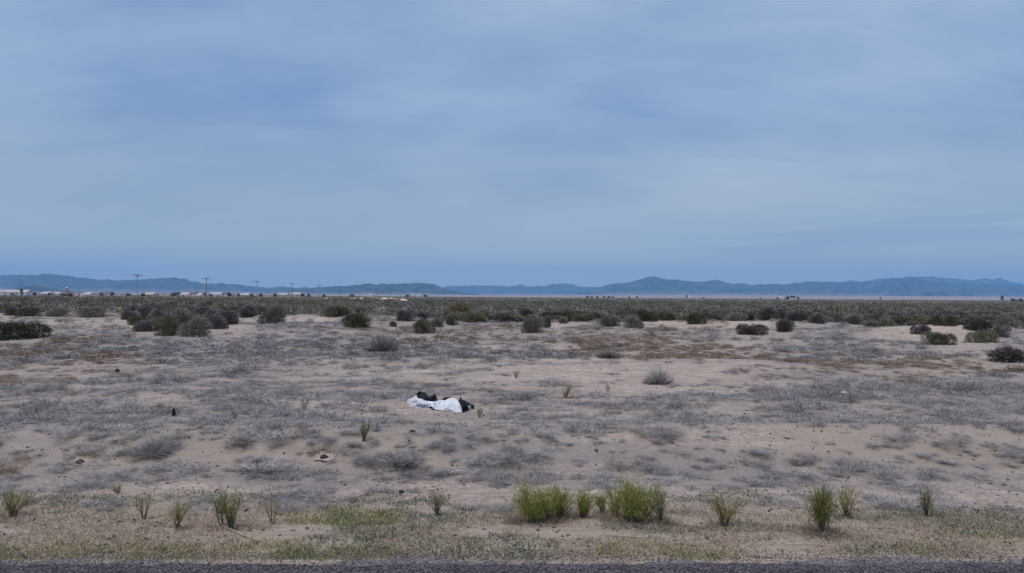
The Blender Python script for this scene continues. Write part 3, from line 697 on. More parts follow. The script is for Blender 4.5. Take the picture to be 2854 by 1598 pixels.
# ------------------------------------------------------------------ roadside plants
def plant(u, v, wpx, hpx, mat, label, nst=9, vase=.5, nl=900, lean=0, group=None, low=.34, cat='plant'):
    x, y = gp(u, v); s = y / FPX; wm, hm = wpx * s, hpx * s; r = np.random.default_rng(int(u * 3 + v))
    z = float(terrain(x, y)); root = empty('roadside_plant', (x, y, z - .01))
    stems = []; tips = []
    for k in range(nst):
        a = r.uniform(0, 6.28); q = (r.random() ** .45) * wm * .5
        tip = np.array([math.cos(a) * q + lean * wm * .4, math.sin(a) * q * .8, hm * r.uniform(.62, 1.05) * (1 - .18 * (q / (wm * .5)) ** 2)])
        pts = [np.array([math.cos(a), math.sin(a), 0]) * r.uniform(0, .10) * wm]
        for t in (.3, .6, 1):
            pts.append(np.array([tip[0] * t ** (1 + vase * .2), tip[1] * t ** (1 + vase * .2), tip[2] * t]) + r.normal(size=3) * .012)
        stems.append(tube(pts, [.0075, .006, .004, .0018], 4)); tips.append(np.array(pts))
    obj('stems', py_mesh('stems', stems, M['stem']), root)
    k = r.integers(0, nst, nl); t = low + (1 - low) * r.random(nl) ** .75; T = np.array(tips)
    i = np.minimum((t * 3).astype(int), 2); f = (t * 3 - i)[:, None]
    P = T[k, i] * (1 - f) + T[k, i + 1] * f
    P = P + r.normal(size=(nl, 3)) * wm * .085 * (.25 + t[:, None]); P[:, 2] = np.maximum(P[:, 2], .01)
    D = r.normal(size=(nl, 3)) * .55 + np.stack([P[:, 0] * 2.5, P[:, 1] * 2.5, np.full(nl, 1.5)], -1)
    V, F = blades(P, D, r.uniform(.025, .06, nl), r.uniform(.0035, .0065, nl), r, bend=.15)
    tn = np.clip(r.normal(.45, .2, nl) + .25 * (t - .5), 0, 1)
    obj('foliage', mesh_np('foliage', V, F, M[mat], tint=tn), root)
    if nl > 400:
        m = int(nl * .25); a = r.uniform(0, 6.28, m); q = np.sqrt(r.random(m)) * wm * .55
        Pd = np.stack([np.cos(a) * q, np.sin(a) * q, np.full(m, .005)], -1); Dd = np.stack([np.cos(a), np.sin(a), r.uniform(0, 1.2, m)], -1) + r.normal(size=(m, 3)) * .5; Dd[:, 2] = np.abs(Dd[:, 2])
        Vd, Fd = blades(Pd, Dd, r.uniform(.03, .12, m), .006, r, bend=.3); obj('dead_stalks', mesh_np('dead_stalks', Vd, Fd, M['brush_tan'], tint=r.uniform(0, .55, m)), root)
    tag(root, label, cat, group); return root
plants = [
 (34, 1440, 84, 84, 'olive', 'olive shrub leaning right at the left end of the verge', 9, .6, 1500, .35),
 (400, 1449, 52, 98, 'dull', 'thin grey green upright weed on the left verge', 4, .3, 420, 0),
 (495, 1480, 74, 86, 'olive', 'yellow olive fan shaped plant between the thin weed and the tall pair', 8, .7, 750, 0),
 (617, 1471, 50, 110, 'dull', 'dark stemmed greyish plant at the left of the tall pair', 4, .4, 650, 0),
 (643, 1478, 96, 126, 'green', 'tall feathery green plant at the right of the tall pair', 9, .8, 1700, 0),
 (760, 1463, 44, 70, 'olive', 'small olive weed right of the tall pair', 3, .5, 300, 0),
 (1218, 1439, 52, 76, 'dull', 'lone upright dull green tuft near the middle of the verge', 9, .3, 650, 0),
 (1482, 1457, 132, 104, 'green', 'dense bright green bush at the left end of the green row', 22, .9, 5200, 0),
 (1525, 1450, 80, 84, 'green', 'loose green plant filling the gap right behind the dense bush', 10, .7, 1300, 0),
 (1716, 1446, 70, 92, 'green', 'loose green plant touching the left side of the widest one', 10, .7, 1300, 0),
 (1803, 1450, 74, 96, 'green', 'loose green plant touching the right side of the widest one', 10, .7, 1300, 0),
 (1562, 1447, 100, 90, 'green', 'second green plant of the row, right beside the dense bush', 15, .8, 2300, 0),
 (1622, 1446, 84, 82, 'green', 'third green plant of the row with thin dark stems', 12, .8, 1800, 0),
 (1680, 1434, 54, 60, 'green', 'short yellow green plant in the gap of the green row', 8, .7, 800, 0),
 (1757, 1456, 146, 112, 'green', 'widest bright green plant in the right half of the green row', 30, .9, 6200, 0),
 (1842, 1461, 72, 112, 'dull', 'dark narrow plant closing the green row on its right', 7, .4, 1300, 0),
 (2018, 1468, 92, 92, 'olive', 'half dried shrub with green only on its right side', 10, .5, 1100, 0),
 (2292, 1484, 90, 130, 'green', 'tall dark vase shaped green shrub on the right verge', 16, 1.0, 3600, -.1),
 (2362, 1444, 64, 92, 'olive', 'pale loose shrub just right of the tall vase shaped one', 7, .5, 900, 0),
 (2583, 1441, 62, 94, 'dull', 'loose green shrub at the right end of the verge', 7, .5, 950, .1),
 (330, 1377, 34, 24, 'olive', 'small yellow tuft at the back of the left verge', 6, .5, 260, 0),
 (1014, 1236, 38, 66, 'green', 'upright green weed alone in grey brush in front of the tarp', 6, .4, 800, 0),
 (848, 1144, 30, 34, 'dull', 'small olive tuft in the brush left of the tarp', 8, .4, 420, 0),
 (1575, 1110, 42, 44, 'olive', 'yellow green tuft on bare sand right of the tarp', 12, .6, 700, 0),
 (1439, 1055, 22, 28, 'olive', 'small brown tuft at the back edge of the sand mound', 6, .3, 300, 0),
 (1337, 1166, 26, 28, 'olive', 'tiny green sprig just right of the tarp', 6, .5, 220, 0),
 (445, 1146, 30, 24, 'green', 'little yellow green tuft far left in grey brush', 8, .5, 420, 0),
 (656, 1176, 24, 38, 'olive', 'thin olive sprig in grey brush left of the tarp', 5, .5, 260, 0),
 (1695, 1092, 20, 24, 'dull', 'faint grey sprig between the yellow tuft and the mound bush', 5, .5, 200, 0),
]
for p in plants: plant(*p[:6], nst=int(p[6] * 1.3), vase=p[7], nl=int(p[8] * (.72 if p[0] > 1300 else .5)), lean=p[9])

# ------------------------------------------------------------------ tarp
def loft(top, bot, nu, nv, dback, bulge, thick, seed, ztop=0):
    """sheet between a top and a bottom outline (millimetres of the tarp's own face), folded and given a back"""
    def rs(c, n):
        c = np.array(c, float); l = np.r_[0, np.cumsum(np.hypot(*np.diff(c, axis=0).T))]; t = np.linspace(0, l[-1], n)
        return np.stack([np.interp(t, l, c[:, 0]), np.interp(t, l, c[:, 1])], -1)
    T, B = rs(top, nu), rs(bot, nu); V = []
    db = np.clip((910 - B[:, 1]) / 201, 0, 3)
    for j in range(nv):
        f = j / (nv - 1); q = T * (1 - f) + B * f
        d = db + dback * (1 - f) ** .8
        zt = (910 - T[:, 1]) * .000777 - (db + dback) * .156
        z = np.maximum(zt, .02) * (1 - f) ** 1.0 + .003 * f
        x = q[:, 0] * .000777
        fold = (fbm(x * 9 + 3, f * 2.2 + x * 3, seed, 3) - .5) * .17 * math.sin(math.pi * min(max(f, .02), .98)) ** .6
        crease = (np.abs(vnoise(x * 14 + f * 3, f * 4 + x * 5, seed + 5) - .5) - .25) * .17
        V.append(np.stack([x, d - bulge * math.sin(math.pi * f) + fold + crease * (0 < f < 1), z + fold * .35 * (0 < f < 1) + bulge * .25 * math.sin(math.pi * f)], -1))
    V = np.array(V); V[..., 2] = np.maximum(V[..., 2], .002)
    Bk = V.copy(); Bk[..., 1] += thick
    n = nu; A = np.concatenate([V.reshape(-1, 3), Bk.reshape(-1, 3)]); o = nu * nv; F = []
    for j in range(nv - 1):
        for i in range(nu - 1):
            a = j * n + i; F.append((a, a + n, a + n + 1, a + 1)); F.append((o + a, o + a + 1, o + a + n + 1, o + a + n))
    for i in range(nu - 1):
        F.append((i, i + 1, o + i + 1, o + i)); e = (nv - 1) * n + i; F.append((e + 1, e, o + e, o + e + 1))
    for j in range(nv - 1):
        a = j * n; F.append((a, o + a, o + a + n, a + n)); e = j * n + n - 1; F.append((e, e + n, o + e + n, o + e))
    return A, F
def make_tarp():
    x0, y0 = gp(1275, 1152); cxm = 1734 * .000777
    root = empty('crumpled_tarp', (x0, y0, float(terrain(x0, y0)) + .0))
    root.scale = (y0 / 16.0,) * 3
    def piece(name, mat, parts):
        W = [(np.array(v, float) - [cxm, 0, 0], f) for v, f in parts]
        for v, f in W: v[:, 0] = (v[:, 0] - 1.17) * (1 + v[:, 1] / 16) + 1.17
        me = py_mesh(name, W, M[mat])
        me.polygons.foreach_set('use_smooth', np.full(len(me.polygons), mat == 'tarp_black'))
        return obj(name, me, root)
    left = loft([(350, 525), (430, 498), (520, 460), (600, 395), (630, 500), (740, 512), (800, 545), (870, 578), (1000, 585), (1110, 600)],
                [(340, 640), (400, 690), (480, 740), (620, 770), (760, 775), (880, 765), (980, 760), (1060, 780)], 26, 8, .12, .03, .012, 3)
    right = loft([(1000, 620), (1100, 590), (1200, 560), (1290, 538), (1380, 568), (1460, 520), (1550, 490), (1620, 482), (1680, 490), (1760, 600), (1830, 720), (1895, 845)],
                 [(1000, 690), (1040, 770), (1110, 825), (1250, 850), (1420, 862), (1580, 850), (1650, 892), (1760, 908), (1850, 914), (1897, 860)], 30, 9, .30, .03, .012, 8)
    piece('white_sheet', 'tarp_white', [left, right])
    piece('white_sheet', 'tarp_white', [loft([(960, 515), (1040, 470), (1110, 445)], [(985, 530), (1060, 525), (1125, 500)], 12, 6, .02, .02, .01, 5)])
    piece('white_sheet', 'tarp_white', [loft([(2035, 700), (2080, 705), (2120, 745)], [(2045, 850), (2065, 850), (2120, 775)], 12, 8, .04, .02, .01, 6)])
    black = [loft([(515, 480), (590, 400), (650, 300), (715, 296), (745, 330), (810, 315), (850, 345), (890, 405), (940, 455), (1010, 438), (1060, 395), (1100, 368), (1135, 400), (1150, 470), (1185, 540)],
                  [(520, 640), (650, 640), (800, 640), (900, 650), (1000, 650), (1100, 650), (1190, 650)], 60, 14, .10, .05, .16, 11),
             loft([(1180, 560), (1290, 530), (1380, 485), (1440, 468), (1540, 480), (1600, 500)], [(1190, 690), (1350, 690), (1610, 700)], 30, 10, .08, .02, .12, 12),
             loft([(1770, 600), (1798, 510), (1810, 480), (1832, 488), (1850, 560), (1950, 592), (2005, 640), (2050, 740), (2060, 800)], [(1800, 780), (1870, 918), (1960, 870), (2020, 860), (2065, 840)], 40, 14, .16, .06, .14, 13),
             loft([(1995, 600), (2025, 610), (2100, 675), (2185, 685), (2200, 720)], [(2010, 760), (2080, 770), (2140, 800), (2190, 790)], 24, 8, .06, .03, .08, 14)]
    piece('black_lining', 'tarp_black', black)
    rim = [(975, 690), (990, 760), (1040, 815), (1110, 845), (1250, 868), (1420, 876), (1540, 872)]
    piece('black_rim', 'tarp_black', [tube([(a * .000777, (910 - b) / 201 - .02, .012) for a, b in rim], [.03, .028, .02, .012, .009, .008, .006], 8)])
    tag(root, 'crumpled white tarp with black lining lying on the sand', 'tarp')
make_tarp()

# ------------------------------------------------------------------ small things on the ground
def scrap(u, v, wpx, hpx, mat, name, label, cat, seed):
    x, y = gp(u, v); s = y / FPX; r = np.random.default_rng(seed); wm, hm = wpx * s, hpx * s
    n = 16; V = []; F = []
    for i in range(7):
        for j in range(n):
            a = 2 * math.pi * j / n; p = math.pi * i / 6
            q = 1 + .35 * (vnoise(math.cos(a) * 2 + 5, math.sin(a) * 2 + i * .6, seed) - .5) * 2
            V.append((math.cos(a) * math.sin(p) * wm / 2 * q, math.sin(a) * math.sin(p) * wm / 2 * q, hm * .45 * (1 - math.cos(p)) * (1 + .3 * (r.random() - .5))))
    for i in range(6):
        for j in range(n): F.append((i * n + j, i * n + (j + 1) % n, (i + 1) * n + (j + 1) % n, (i + 1) * n + j))
    o = obj(name, py_mesh(name, [(V, F)], M[mat]), loc=(x, y, float(terrain(x, y)) - .005)); tag(o, label, cat); return o
scrap(1119, 1376, 15, 9, 'dark', 'black_rock', 'small black rock on the pale ditch floor near the middle', 'rock', 3)
scrap(1150, 1207, 18, 8, 'dark', 'black_scrap', 'small black scrap in the brush below the tarp', 'scrap', 4)
scrap(983, 1402, 18, 8, 'bark', 'dark_clod', 'dark brown clod on the verge left of the small black rock', 'clod', 6)
scrap(2352, 1100, 20, 9, 'tarp_white', 'plastic_scrap', 'small white plastic scrap at the foot of grey brush on the right', 'scrap', 5)
scrap(2195, 1224, 20, 6, 'soil', 'dirt_clod', 'brown clod on the lip of the bank at right', 'clod', 9)
scrap(326, 1038, 11, 11, 'dark', 'dark_stone', 'dark round stone in grey brush at left', 'stone', 12)
def branch(name, pts, rad, mat, label, cat='branch'):
    P = []
    for u, v, dz in pts:
        x, y = gp(u, v); P.append((x, y, float(terrain(x, y)) + dz))
    o0 = np.array(P[0]); me = py_mesh(name, [tube([np.array(p) - o0 for p in P], rad, 6)], M[mat]); o = obj(name, me, loc=tuple(o0)); tag(o, label, cat)
branch('fallen_branch', [(374, 1276, .02), (405, 1272, .05), (430, 1270, .07), (458, 1266, .05)], [.012, .03, .028, .01], 'bark', 'dark fallen branch below the grey dead bush on the bank', 'branch')
branch('dry_stalk', [(1668, 1496, .02), (1720, 1500, .015), (1790, 1504, .02), (1850, 1506, .015)], [.004, .007, .006, .003], 'wood_pale', 'long pale dry stalk lying on the verge below the green row')
branch('dry_stalk', [(616, 1472, .03), (650, 1487, .02), (690, 1502, .02), (724, 1512, .015)], [.004, .007, .006, .003], 'wood_pale', 'long tan dry stalk lying right of the tall feathery plant')
branch('dry_stalk', [(240, 1480, .02), (246, 1488, .03), (252, 1495, .015)], [.003, .005, .003], 'wood_pale', 'short pale stalk on the left verge')
branch('dead_twig', [(1900, 1186, .01), (1910, 1180, .12), (1920, 1172, .14)], [.008, .006, .003], 'bark', 'lone dark twig sticking up in front of the sand mound', 'twig')
branch('dead_twig', [(1978, 1118, .01), (1986, 1112, .08), (1994, 1100, .14)], [.012, .010, .005], 'bark', 'dark forked twig on the front slope of the sand mound', 'twig')
x, y = gp(484, 1162); root = empty('plant_stump', (x, y, float(terrain(x, y))))
hs = 24 * y / FPX
obj('stub', py_mesh('stub', [tube([(0, 0, 0), (.005, 0, hs * .4), (.0, 0, hs * .8), (0, 0, hs)], [.03, .036, .03, .012], 10)], M['dark']), root)
obj('twig', py_mesh('twig', [tube([(0, 0, hs), (.03, 0, hs * 1.3), (.07, 0, hs * 1.55), (.10, 0, hs * 1.5)], [.006, .005, .004, .003], 5)], M['stem']), root)
tag(root, 'dark upright stub with a curled twig in grey brush at left', 'stump')
def burrow(u, v, wpx, label, seed):
    x, y = gp(u, v); s = y / FPX; wm = wpx * s; z = float(terrain(x, y)); V = []; F = []; n = 24
    root = empty('animal_burrow', (x, y, z)); rr = [(1.5, -.03), (1.15, .02), (.8, .05), (.45, .07), (.02, .075)]
    for i, (q, h) in enumerate(rr):
        for j in range(n):
            a = 2 * math.pi * j / n; k = 1 + .45 * (float(vnoise(j * .7, i * .7, seed)) - .5)
            front = max(0, -math.sin(a)) ** 4 * (i in (1, 2))
            V.append((math.cos(a) * q * wm * k, math.sin(a) * q * wm * .8 * k * (1 - .35 * front), h * k))
    for i in range(4):
        for j in range(n): F.append((i * n + j, i * n + (j + 1) % n, (i + 1) * n + (j + 1) % n, (i + 1) * n + j))
    me = py_mesh('dug_soil', [(V, F)], M['soil']); me.polygons.foreach_set('use_smooth', np.ones(len(me.polygons), bool)); obj('dug_soil', me, root)
    c = [(0, -wm * .98, .0), (.01, -wm * .8, .015), (0, -wm * .4, .03)]
    obj('mouth_shade', py_mesh('mouth_shade', [tube(c, [.02, .03, .02], 12)], M['dark']), root, s=(2.2, 1, .8))  # solid dark plug stands in for the shade inside the hole
    r = np.random.default_rng(seed); m = 160; P = np.stack([r.normal(0, .9, m) * wm, r.uniform(-.4, .8, m) * wm, np.full(m, .05)], -1)
    Vb, Fb = blades(P, r.normal(size=(m, 3)) * .6 + [0, -.2, .7], r.uniform(.05, .16, m), .008, r, bend=.4)
    obj('dry_stalks', mesh_np('dry_stalks', Vb, Fb, M['brush_tan'], tint=r.uniform(0, .6, m)), root)
    tag(root, label, 'burrow')
burrow(232, 1286, 26, 'brown dug out burrow in the bank at left', 3)
burrow(905, 1276, 24, 'brown dug out burrow in the bank left of the middle', 8)

# ------------------------------------------------------------------ utility poles and wires
PU = [383, 575, 716, 813.6, 890, 948, 1004, 1050, 1088, 1120]
def pole_parts(root, pale):
    wd = M['wood_pale'] if pale else M['wood']
    obj('pole', py_mesh('pole', [tube([(0, 0, -1), (0, 0, 6), (0, 0, 11.0)], [.18, .15, .12], 10)], wd), root)
    obj('crossarm', py_mesh('crossarm', [box(-1.75, 1.75, -.30, -.16, 10.1, 10.32)], M['wood']), root)
    obj('brace', py_mesh('brace', [tube([(-.8, -.22, 10.1), (0, -.22, 9.4)], .035, 5), tube([(.8, -.22, 10.1), (0, -.22, 9.4)], .035, 5)], M['wood']), root)
    for q in (-1.6, -.7, 1.6):
        obj('insulator', py_mesh('insulator', [tube([(q, -.23, 10.32), (q, -.23, 10.40), (q, -.23, 10.46), (q, -.23, 10.60)], [.04, .10, .07, .05], 8)], M['ceramic']), root)
ordn = ['nearest and tallest', 'second', 'third', 'fourth', 'fifth', 'sixth', 'seventh', 'eighth', 'ninth', 'tenth and farthest']
ends = [(-172.0, 205.0)]; prot = {}
for i, u in enumerate(PU):
    D = 301 + 68 * i; x = at(u, D); ends.append((x, D)); z = float(terrain(x, D))
    root = empty('utility_pole', (x, D, z))
    key = i in (0, 2, 4, 6)
    if key not in prot: pole_parts(root, key); prot[key] = root
    else:
        for ch in [c for c in C.objects if c.parent == prot[key]]:
            c = ch.copy(); C.objects.link(c); c.parent = root
    root.scale = (1, 1, 1.0)
    tag(root, f"{ordn[i]} wooden utility pole of the row counted from the left" if i else "nearest and tallest wooden utility pole, leftmost of the row", 'utility pole', 'utility poles in a row across the plain')
for q, nm in ((-1.6, 'left'), (-.7, 'middle'), (1.6, 'right')):
    pts = []
    for a in range(len(ends) - 1):
        (xa, ya), (xb, yb) = ends[a], ends[a + 1]; za, zb = float(terrain(xa, ya)), float(terrain(xb, yb))
        for t in np.linspace(0, 1, 13)[(0 if a == 0 else 1):]:
            pts.append((xa + (xb - xa) * t + q, ya + (yb - ya) * t - .23, za + (zb - za) * t + 10.62 - 4 * 1.0 * t * (1 - t)))
    tag(obj('overhead_wire', py_mesh('overhead_wire', [tube(pts, .007, 4)], M['wire'])), f'{nm} sagging wire strung along the row of utility poles', 'wire', 'wires of the power line')
x, D = ends[0]; root = empty('utility_pole', (x, D, float(terrain(x, D))))
for ch in [c for c in C.objects if c.parent == prot[False]]:
    c = ch.copy(); C.objects.link(c); c.parent = root
tag(root, 'wooden utility pole beyond the left edge of the photo', 'utility pole', 'utility poles in a row across the plain')

# ------------------------------------------------------------------ distant buildings
def building(u, D, wpx, h, wall, roof, label, gable=False, rh=1.1, dep=10, cat='building', name='house'):
    x = at(u, D); wm = wpx / FPX * D; z = float(terrain(x, D)); root = empty(name, (x, D, z - .2), rz=random.uniform(-.12, .12)); a = wm / 2
    obj('wall', py_mesh('wall', [box(-a, a, 0, dep, 0, h)], M[wall]), root)
    if gable:
        V = [(-a - .4, -.5, h), (a + .4, -.5, h), (a + .4, dep + .5, h), (-a - .4, dep + .5, h), (-a - .4, dep / 2, h + rh * 1.8), (a + .4, dep / 2, h + rh * 1.8)]
        obj('roof', py_mesh('roof', [(V, [(0, 1, 5, 4), (2, 3, 4, 5), (0, 4, 3), (1, 2, 5), (0, 3, 2, 1)])], M[roof]), root)
    else: obj('roof', py_mesh('roof', [box(-a - .3, a + .3, -.3, dep + .3, h + .003, h + rh * .35)], M[roof]), root)
    n = max(1, min(6, int(wm / 5)))
    for i in range(n):
        xx = -a + wm * (i + .5) / n; obj('window', py_mesh('window', [box(xx - .6, xx + .6, -.05, .04, h * .42, h * .75)], M['glass']), root)
    tag(root, label, cat, 'distant buildings on the plain' if cat == 'building' else None); return root
blds = [
 (22, 640, 100, 4.6, 'white', 'roof_pale', 'long white building at the far left edge of the plain', True),
 (70, 700, 44, 3.4, 'white', 'roof_pale', 'white shed attached to the right end of the long white building', False),
 (125, 690, 24, 3.1, 'pinkish', 'roof_pale', 'low pinkish house right of the long white building', True),
 (152, 720, 22, 3.0, 'cream', 'roof_pale', 'low cream house just left of the dark peaked hut', True),
 (207, 720, 46, 4.6, 'cream', 'roof_pale', 'wide cream building right behind the dark peaked hut', False),
 (238, 610, 22, 2.8, 'white', 'roof_pale', 'small bright building in front of the wide cream one', True),
 (262, 760, 30, 3.4, 'cream', 'roof_pale', 'flat cream building left of the nearest utility pole', False),
 (296, 780, 24, 3.6, 'white', 'roof_dark', 'small pale house with dark roof left of the nearest utility pole', True),
 (330, 800, 36, 3.4, 'cream', 'roof_pale', 'low wide cream building closest left of the nearest utility pole', False),
 (414, 690, 26, 3.0, 'pinkish', 'roof_pale', 'pink grey house just right of the nearest utility pole', True),
 (458, 760, 50, 3.6, 'cream', 'roof_pale', 'long cream building between the first two utility poles', False),
 (512, 700, 22, 3.4, 'white', 'roof_pale', 'bright gabled house between the first two utility poles', True),
 (534, 820, 18, 4.6, 'cream', 'roof_dark', 'taller narrow house left of the second utility pole', True),
 (552, 640, 12, 2.4, 'white', 'roof_pale', 'tiny white hut low in the scrub left of the second utility pole', True),
 (600, 720, 30, 3.6, 'white', 'roof_pale', 'bright white house right of the second utility pole', True),
 (624, 760, 16, 4.4, 'white', 'roof_dark', 'narrow white house with dark roof right of the second utility pole', True),
 (652, 740, 18, 3.8, 'cream', 'roof_pale', 'cream box house midway between second and third utility poles', False),
 (680, 700, 22, 2.9, 'pinkish', 'roof_pale', 'low pinkish house left of the third utility pole', True),
 (742, 900, 20, 3.2, 'cream', 'roof_pale', 'low cream house just right of the third utility pole', False),
 (786, 820, 26, 3.8, 'cream', 'roof_pale', 'tan house just left of the fourth utility pole', True),
 (822, 800, 28, 4.2, 'cream', 'roof_pale', 'cream house at the foot of the fourth utility pole', True),
 (878, 1000, 16, 3.6, 'white', 'roof_pale', 'small white house at the fifth utility pole', False),
 (1030, 1300, 14, 4.4, 'white', 'roof_pale', 'small pale house beyond the farthest utility poles', True),
 (1166, 1500, 14, 5.0, 'white', 'roof_pale', 'white speck of a house below the flat topped hill', True),
 (1148, 1600, 12, 4.6, 'pinkish', 'roof_pale', 'pinkish house left of the white speck below the flat topped hill', True),
 (1590, 1900, 14, 6.0, 'white', 'roof_pale', 'tiny white house left of the row of far trees', False),
 (1765, 1900, 22, 6.2, 'white', 'roof_pale', 'white house beside far trees below the peaked mountain', True),
 (1920, 1800, 14, 6.0, 'white', 'roof_pale', 'tiny white house right of the peaked mountain', True),
 (1888, 1900, 12, 5.0, 'white', 'roof_pale', 'smallest white house under the peaked mountain', False),
 (2178, 1250, 14, 5.0, 'white', 'roof_pale', 'white house at the left of the dark tree grove', True),
 (2214, 1260, 16, 4.6, 'white', 'roof_pale', 'pale house at the right under the dark tree grove', False),
]
for b in blds: building(b[0], b[1], b[2], b[3] * .84, *b[4:])
# dark hut with a peaked roof and a pale cap
x, D = at(179, 470), 470; root = empty('peaked_hut', (x, D, float(terrain(x, D)) - .2))
obj('wall', py_mesh('wall', [box(-2.6, 2.6, 0, 5, 0, 2.6)], M['dark']), root)
obj('roof', py_mesh('roof', [([(-2.9, -.4, 2.6), (2.9, -.4, 2.6), (2.9, 5.4, 2.6), (-2.9, 5.4, 2.6), (-.5, 2.5, 5.4), (.5, 2.5, 5.4)], [(0, 1, 5, 4), (2, 3, 4, 5), (3, 0, 4), (1, 2, 5), (0, 3, 2, 1)])], M['roof_dark']), root)
obj('post', py_mesh('post', [tube([(0, 2.5, 5.3), (0, 2.5, 6.6)], .25, 8)], M['wood']), root)
obj('cap', py_mesh('cap', [tube([(0, 2.5, 6.5), (0, 2.5, 6.7), (0, 2.5, 7.3)], [.75, .8, .25], 10)], M['white']), root)
tag(root, 'dark hut with peaked roof and pale cap at left', 'hut')

# ------------------------------------------------------------------ distant trees
def tree_geo(seed, tall):
    r = np.random.default_rng(seed); n = 520
    V, F, t = bush_geo(r, n, 1.0, 1.0 if not tall else 1.5, 6, leaf=(.07, .16), up=.3)
    V[:, 2] = V[:, 2] * .8 + .22 * (1.5 if tall else 1); return mesh_np('crown', V, F, M['tree_leaf'], tint=t)
TG = [tree_geo(1, 0), tree_geo(2, 0), tree_geo(3, 1), tree_geo(4, 0)]
TK = py_mesh('trunk', [tube([(0, 0, 0), (.02, 0, .25), (0, .02, .55)], [.05, .035, .015], 7), tube([(.01, 0, .22), (.16, .03, .5)], [.025, .01], 5), tube([(0, 0, .25), (-.15, -.03, .52)], [.025, .01], 5)], M['bark'])
def tree(u, D, h, wk, g, label, group='far trees on the plain'):
    x = at(u, D); root = empty('tree', (x, D, float(terrain(x, D)) - .1), rz=random.uniform(0, 6.28), s=h)
    obj('trunk', TK, root); obj('crown', TG[g], root, s=(wk, wk, 1)); tag(root, label, 'tree', group)
trees = [(2168, 1240, 6.0, .9, 0, 'small dark tree at the left end of the far grove'), (2180, 1300, 7.5, 1.2, 1, 'dark tree behind the white house in the far grove'),
 (2194, 1290, 8.0, 1.2, 3, 'dark tree in the middle of the far grove'), (2204, 1300, 9.0, 1.3, 0, 'tallest dark tree of the far grove'), (2214, 1300, 8.2, 1.2, 1, 'dark tree behind the pale house in the far grove'),
 (2224, 1290, 6.6, 1.2, 3, 'dark tree at the right end of the far grove'),
 (2793, 900, 6.0, .9, 2, 'upright dark tree on the horizon at far right'), (2822, 900, 5.2, 1.5, 1, 'wide dark tree on the horizon at far right'), (2846, 900, 5.4, 1.2, 0, 'dark tree cut off by the right edge of the photo'), (2835, 905, 3.6, 1.0, 3, 'small dark tree between two others at far right'),
 (2454, 1300, 4.8, .7, 2, 'lone dark speck of a tree on the horizon below the highest ridge'), (2121, 1400, 5, .8, 0, 'lone tree left of the far grove'),
 (1635, 1800, 7.5, 1.5, 1, 'leftmost dark tree of the far row below the middle hills'), (1650, 1800, 6.5, 1.4, 3, 'second dark tree of the far row below the middle hills'), (1664, 1800, 8.2, 1.0, 0, 'tall tree in the far row below the middle hills'),
 (1684, 1750, 6.6, 1.6, 1, 'broad dark tree right of the tall one in the far row'), (1698, 1750, 6.5, 1.6, 3, 'dark tree near the right end of the far row'), (1708, 1750, 6.6, 1.3, 0, 'last dark tree at the right end of the far row'),
 (1755, 1800, 6.6, 1.0, 1, 'dark tree left of the white house below the peaked mountain'), (1775, 1800, 7.0, 1.1, 3, 'dark tree right of the white house below the peaked mountain'), (1914, 1750, 7.4, .9, 2, 'upright tree beside the tiny white house right of the peaked mountain'),
 (1960, 1700, 5.2, 1.6, 0, 'low tree right of the tiny white house right of the peaked mountain'),
 (60, 560, 4.6, .8, 2, 'dark tree in front of the long white building'), (36, 560, 3.2, 1.1, 0, 'low dark tree in front of the long white building'), (98, 640, 4.2, 1.0, 1, 'dark tree between the long white building and the pinkish house'),
 (138, 660, 3.8, 1.0, 3, 'small tree between the pinkish and cream houses'), (282, 700, 4.6, 1.2, 0, 'dark tree by the flat cream building left of the nearest pole'), (314, 690, 4.4, 1.2, 1, 'dark tree left of the low wide cream building'),
 (356, 640, 4.0, 1.4, 3, 'low dark tree directly left of the nearest utility pole'), (398, 650, 4.2, 1.3, 0, 'low dark tree directly right of the nearest utility pole'), (432, 700, 4.8, 1.2, 1, 'dark tree left of the long cream building between the poles'),
 (484, 740, 6.0, 1.2, 0, 'tall dark tree right of the long cream building between the poles'), (500, 780, 6.2, 1.3, 3, 'dark tree behind the bright gabled house'), (570, 660, 5.0, 1.2, 1, 'dark tree at the foot of the second utility pole'),
 (586, 660, 3.6, 1.2, 3, 'low tree between second utility pole and bright white house'), (640, 730, 5.2, 1.1, 0, 'dark tree right of the narrow white house with dark roof'), (666, 700, 4.4, 1.1, 1, 'dark tree right of the cream box house'),
 (700, 740, 4.8, 1.0, 3, 'dark tree left of the third utility pole'), (726, 800, 5.2, 1.2, 0, 'dark tree right of the third utility pole'), (765, 800, 4.6, 1.4, 1, 'low dark tree left of the tan house by the fourth pole'),
 (845, 780, 4.8, 1.2, 3, 'dark tree right of the fourth utility pole'), (860, 900, 5.8, 1.0, 0, 'dark tree left of the small white house at the fifth pole'), (905, 950, 5.0, 1.4, 1, 'dark tree right of the fifth utility pole'),
 (980, 1100, 5.8, 1.6, 3, 'low dark tree between the sixth and seventh utility poles'), (1135, 1400, 6.6, 1.6, 0, 'dark tree left of the houses below the flat topped hill'), (1185, 1400, 6.2, 1.8, 1, 'dark tree right of the houses below the flat topped hill')]
for t_ in trees: tree(*t_)
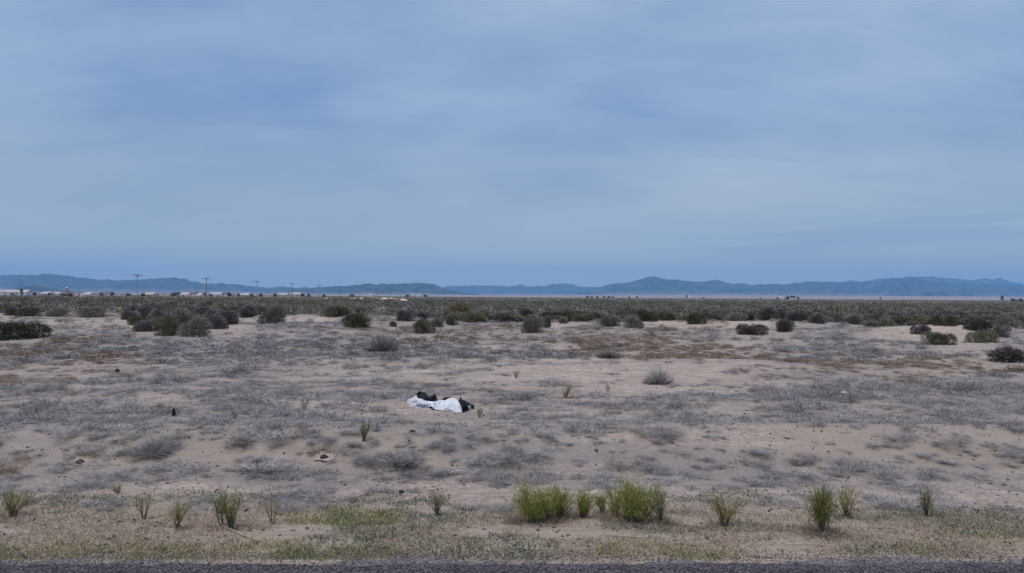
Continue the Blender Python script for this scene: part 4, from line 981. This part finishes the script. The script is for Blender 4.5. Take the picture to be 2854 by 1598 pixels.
# pale sand banks showing between the far bushes
def dune(u, D, wpx, h, label, seed):
    x = at(u, D); a = wpx / FPX * D / 2; n = 24; V = []; F = []
    for j in range(9):
        for i in range(n + 1):
            t = i / n * 2 - 1; q = j / 8 * 2 - 1
            hh = h * max(0, 1 - t * t) ** .7 * max(0, 1 - q * q) * (.7 + .6 * float(vnoise(i * .45, j * .5, seed)))
            V.append((t * a, q * (h * 3 + 2), hh - .15))
    for j in range(8):
        for i in range(n): k = j * (n + 1) + i; F.append((k, k + 1, k + n + 2, k + n + 1))
    me = py_mesh('sand_bank', [(V, F)], M['dune']); me.polygons.foreach_set('use_smooth', np.ones(len(me.polygons), bool))
    tag(obj('sand_bank', me, loc=(x, D, float(terrain(x, D)) - .05)), kind='structure')
M['dune'] = noise_mat('pale_sand', (.50, .43, .34), (.62, .55, .46), .3, .95)
for k, (u, D, wpx, h) in enumerate([(985, 330, 40, 1.5), (1010, 350, 30, 1.6), (1045, 345, 46, 1.9), (1072, 320, 30, 1.7), (1094, 330, 44, 1.9), (1122, 320, 40, 1.5), (1150, 330, 24, 1.2), (912, 350, 24, 1.5),
                                 (1318, 250, 30, 1.2), (1722, 290, 24, 1.2), (2235, 270, 22, 1.3), (2172, 290, 14, 1.3), (2490, 420, 44, 2.0), (2590, 430, 40, 2.1), (2610, 400, 20, 1.8), (2745, 380, 14, 1.7), (545, 300, 26, 1.6), (225, 420, 30, 1.8)]):
    dune(u, D, wpx * (.7 if u > 2000 else .9), h * (.35 if u > 2000 else .8), '', 200 + k)

# ------------------------------------------------------------------ haze
me = py_mesh('haze', [box(-36000, 36000, -2500, 24500, -40, 900)], None)
hm_ = bpy.data.materials.new('haze'); hm_.use_nodes = True; t = hm_.node_tree; t.nodes.clear()
pv = N(t, 'ShaderNodeVolumePrincipled'); pv.inputs['Color'].default_value = (.25, .585, 1.0, 1); pv.inputs['Density'].default_value = 5.6e-5; pv.inputs['Anisotropy'].default_value = .1
ou = N(t, 'ShaderNodeOutputMaterial'); L(t, pv.outputs[0], ou.inputs['Volume'])
me.materials.append(hm_); tag(obj('haze', me), 'blue haze over the plain fading the mountains', 'haze', kind='stuff')
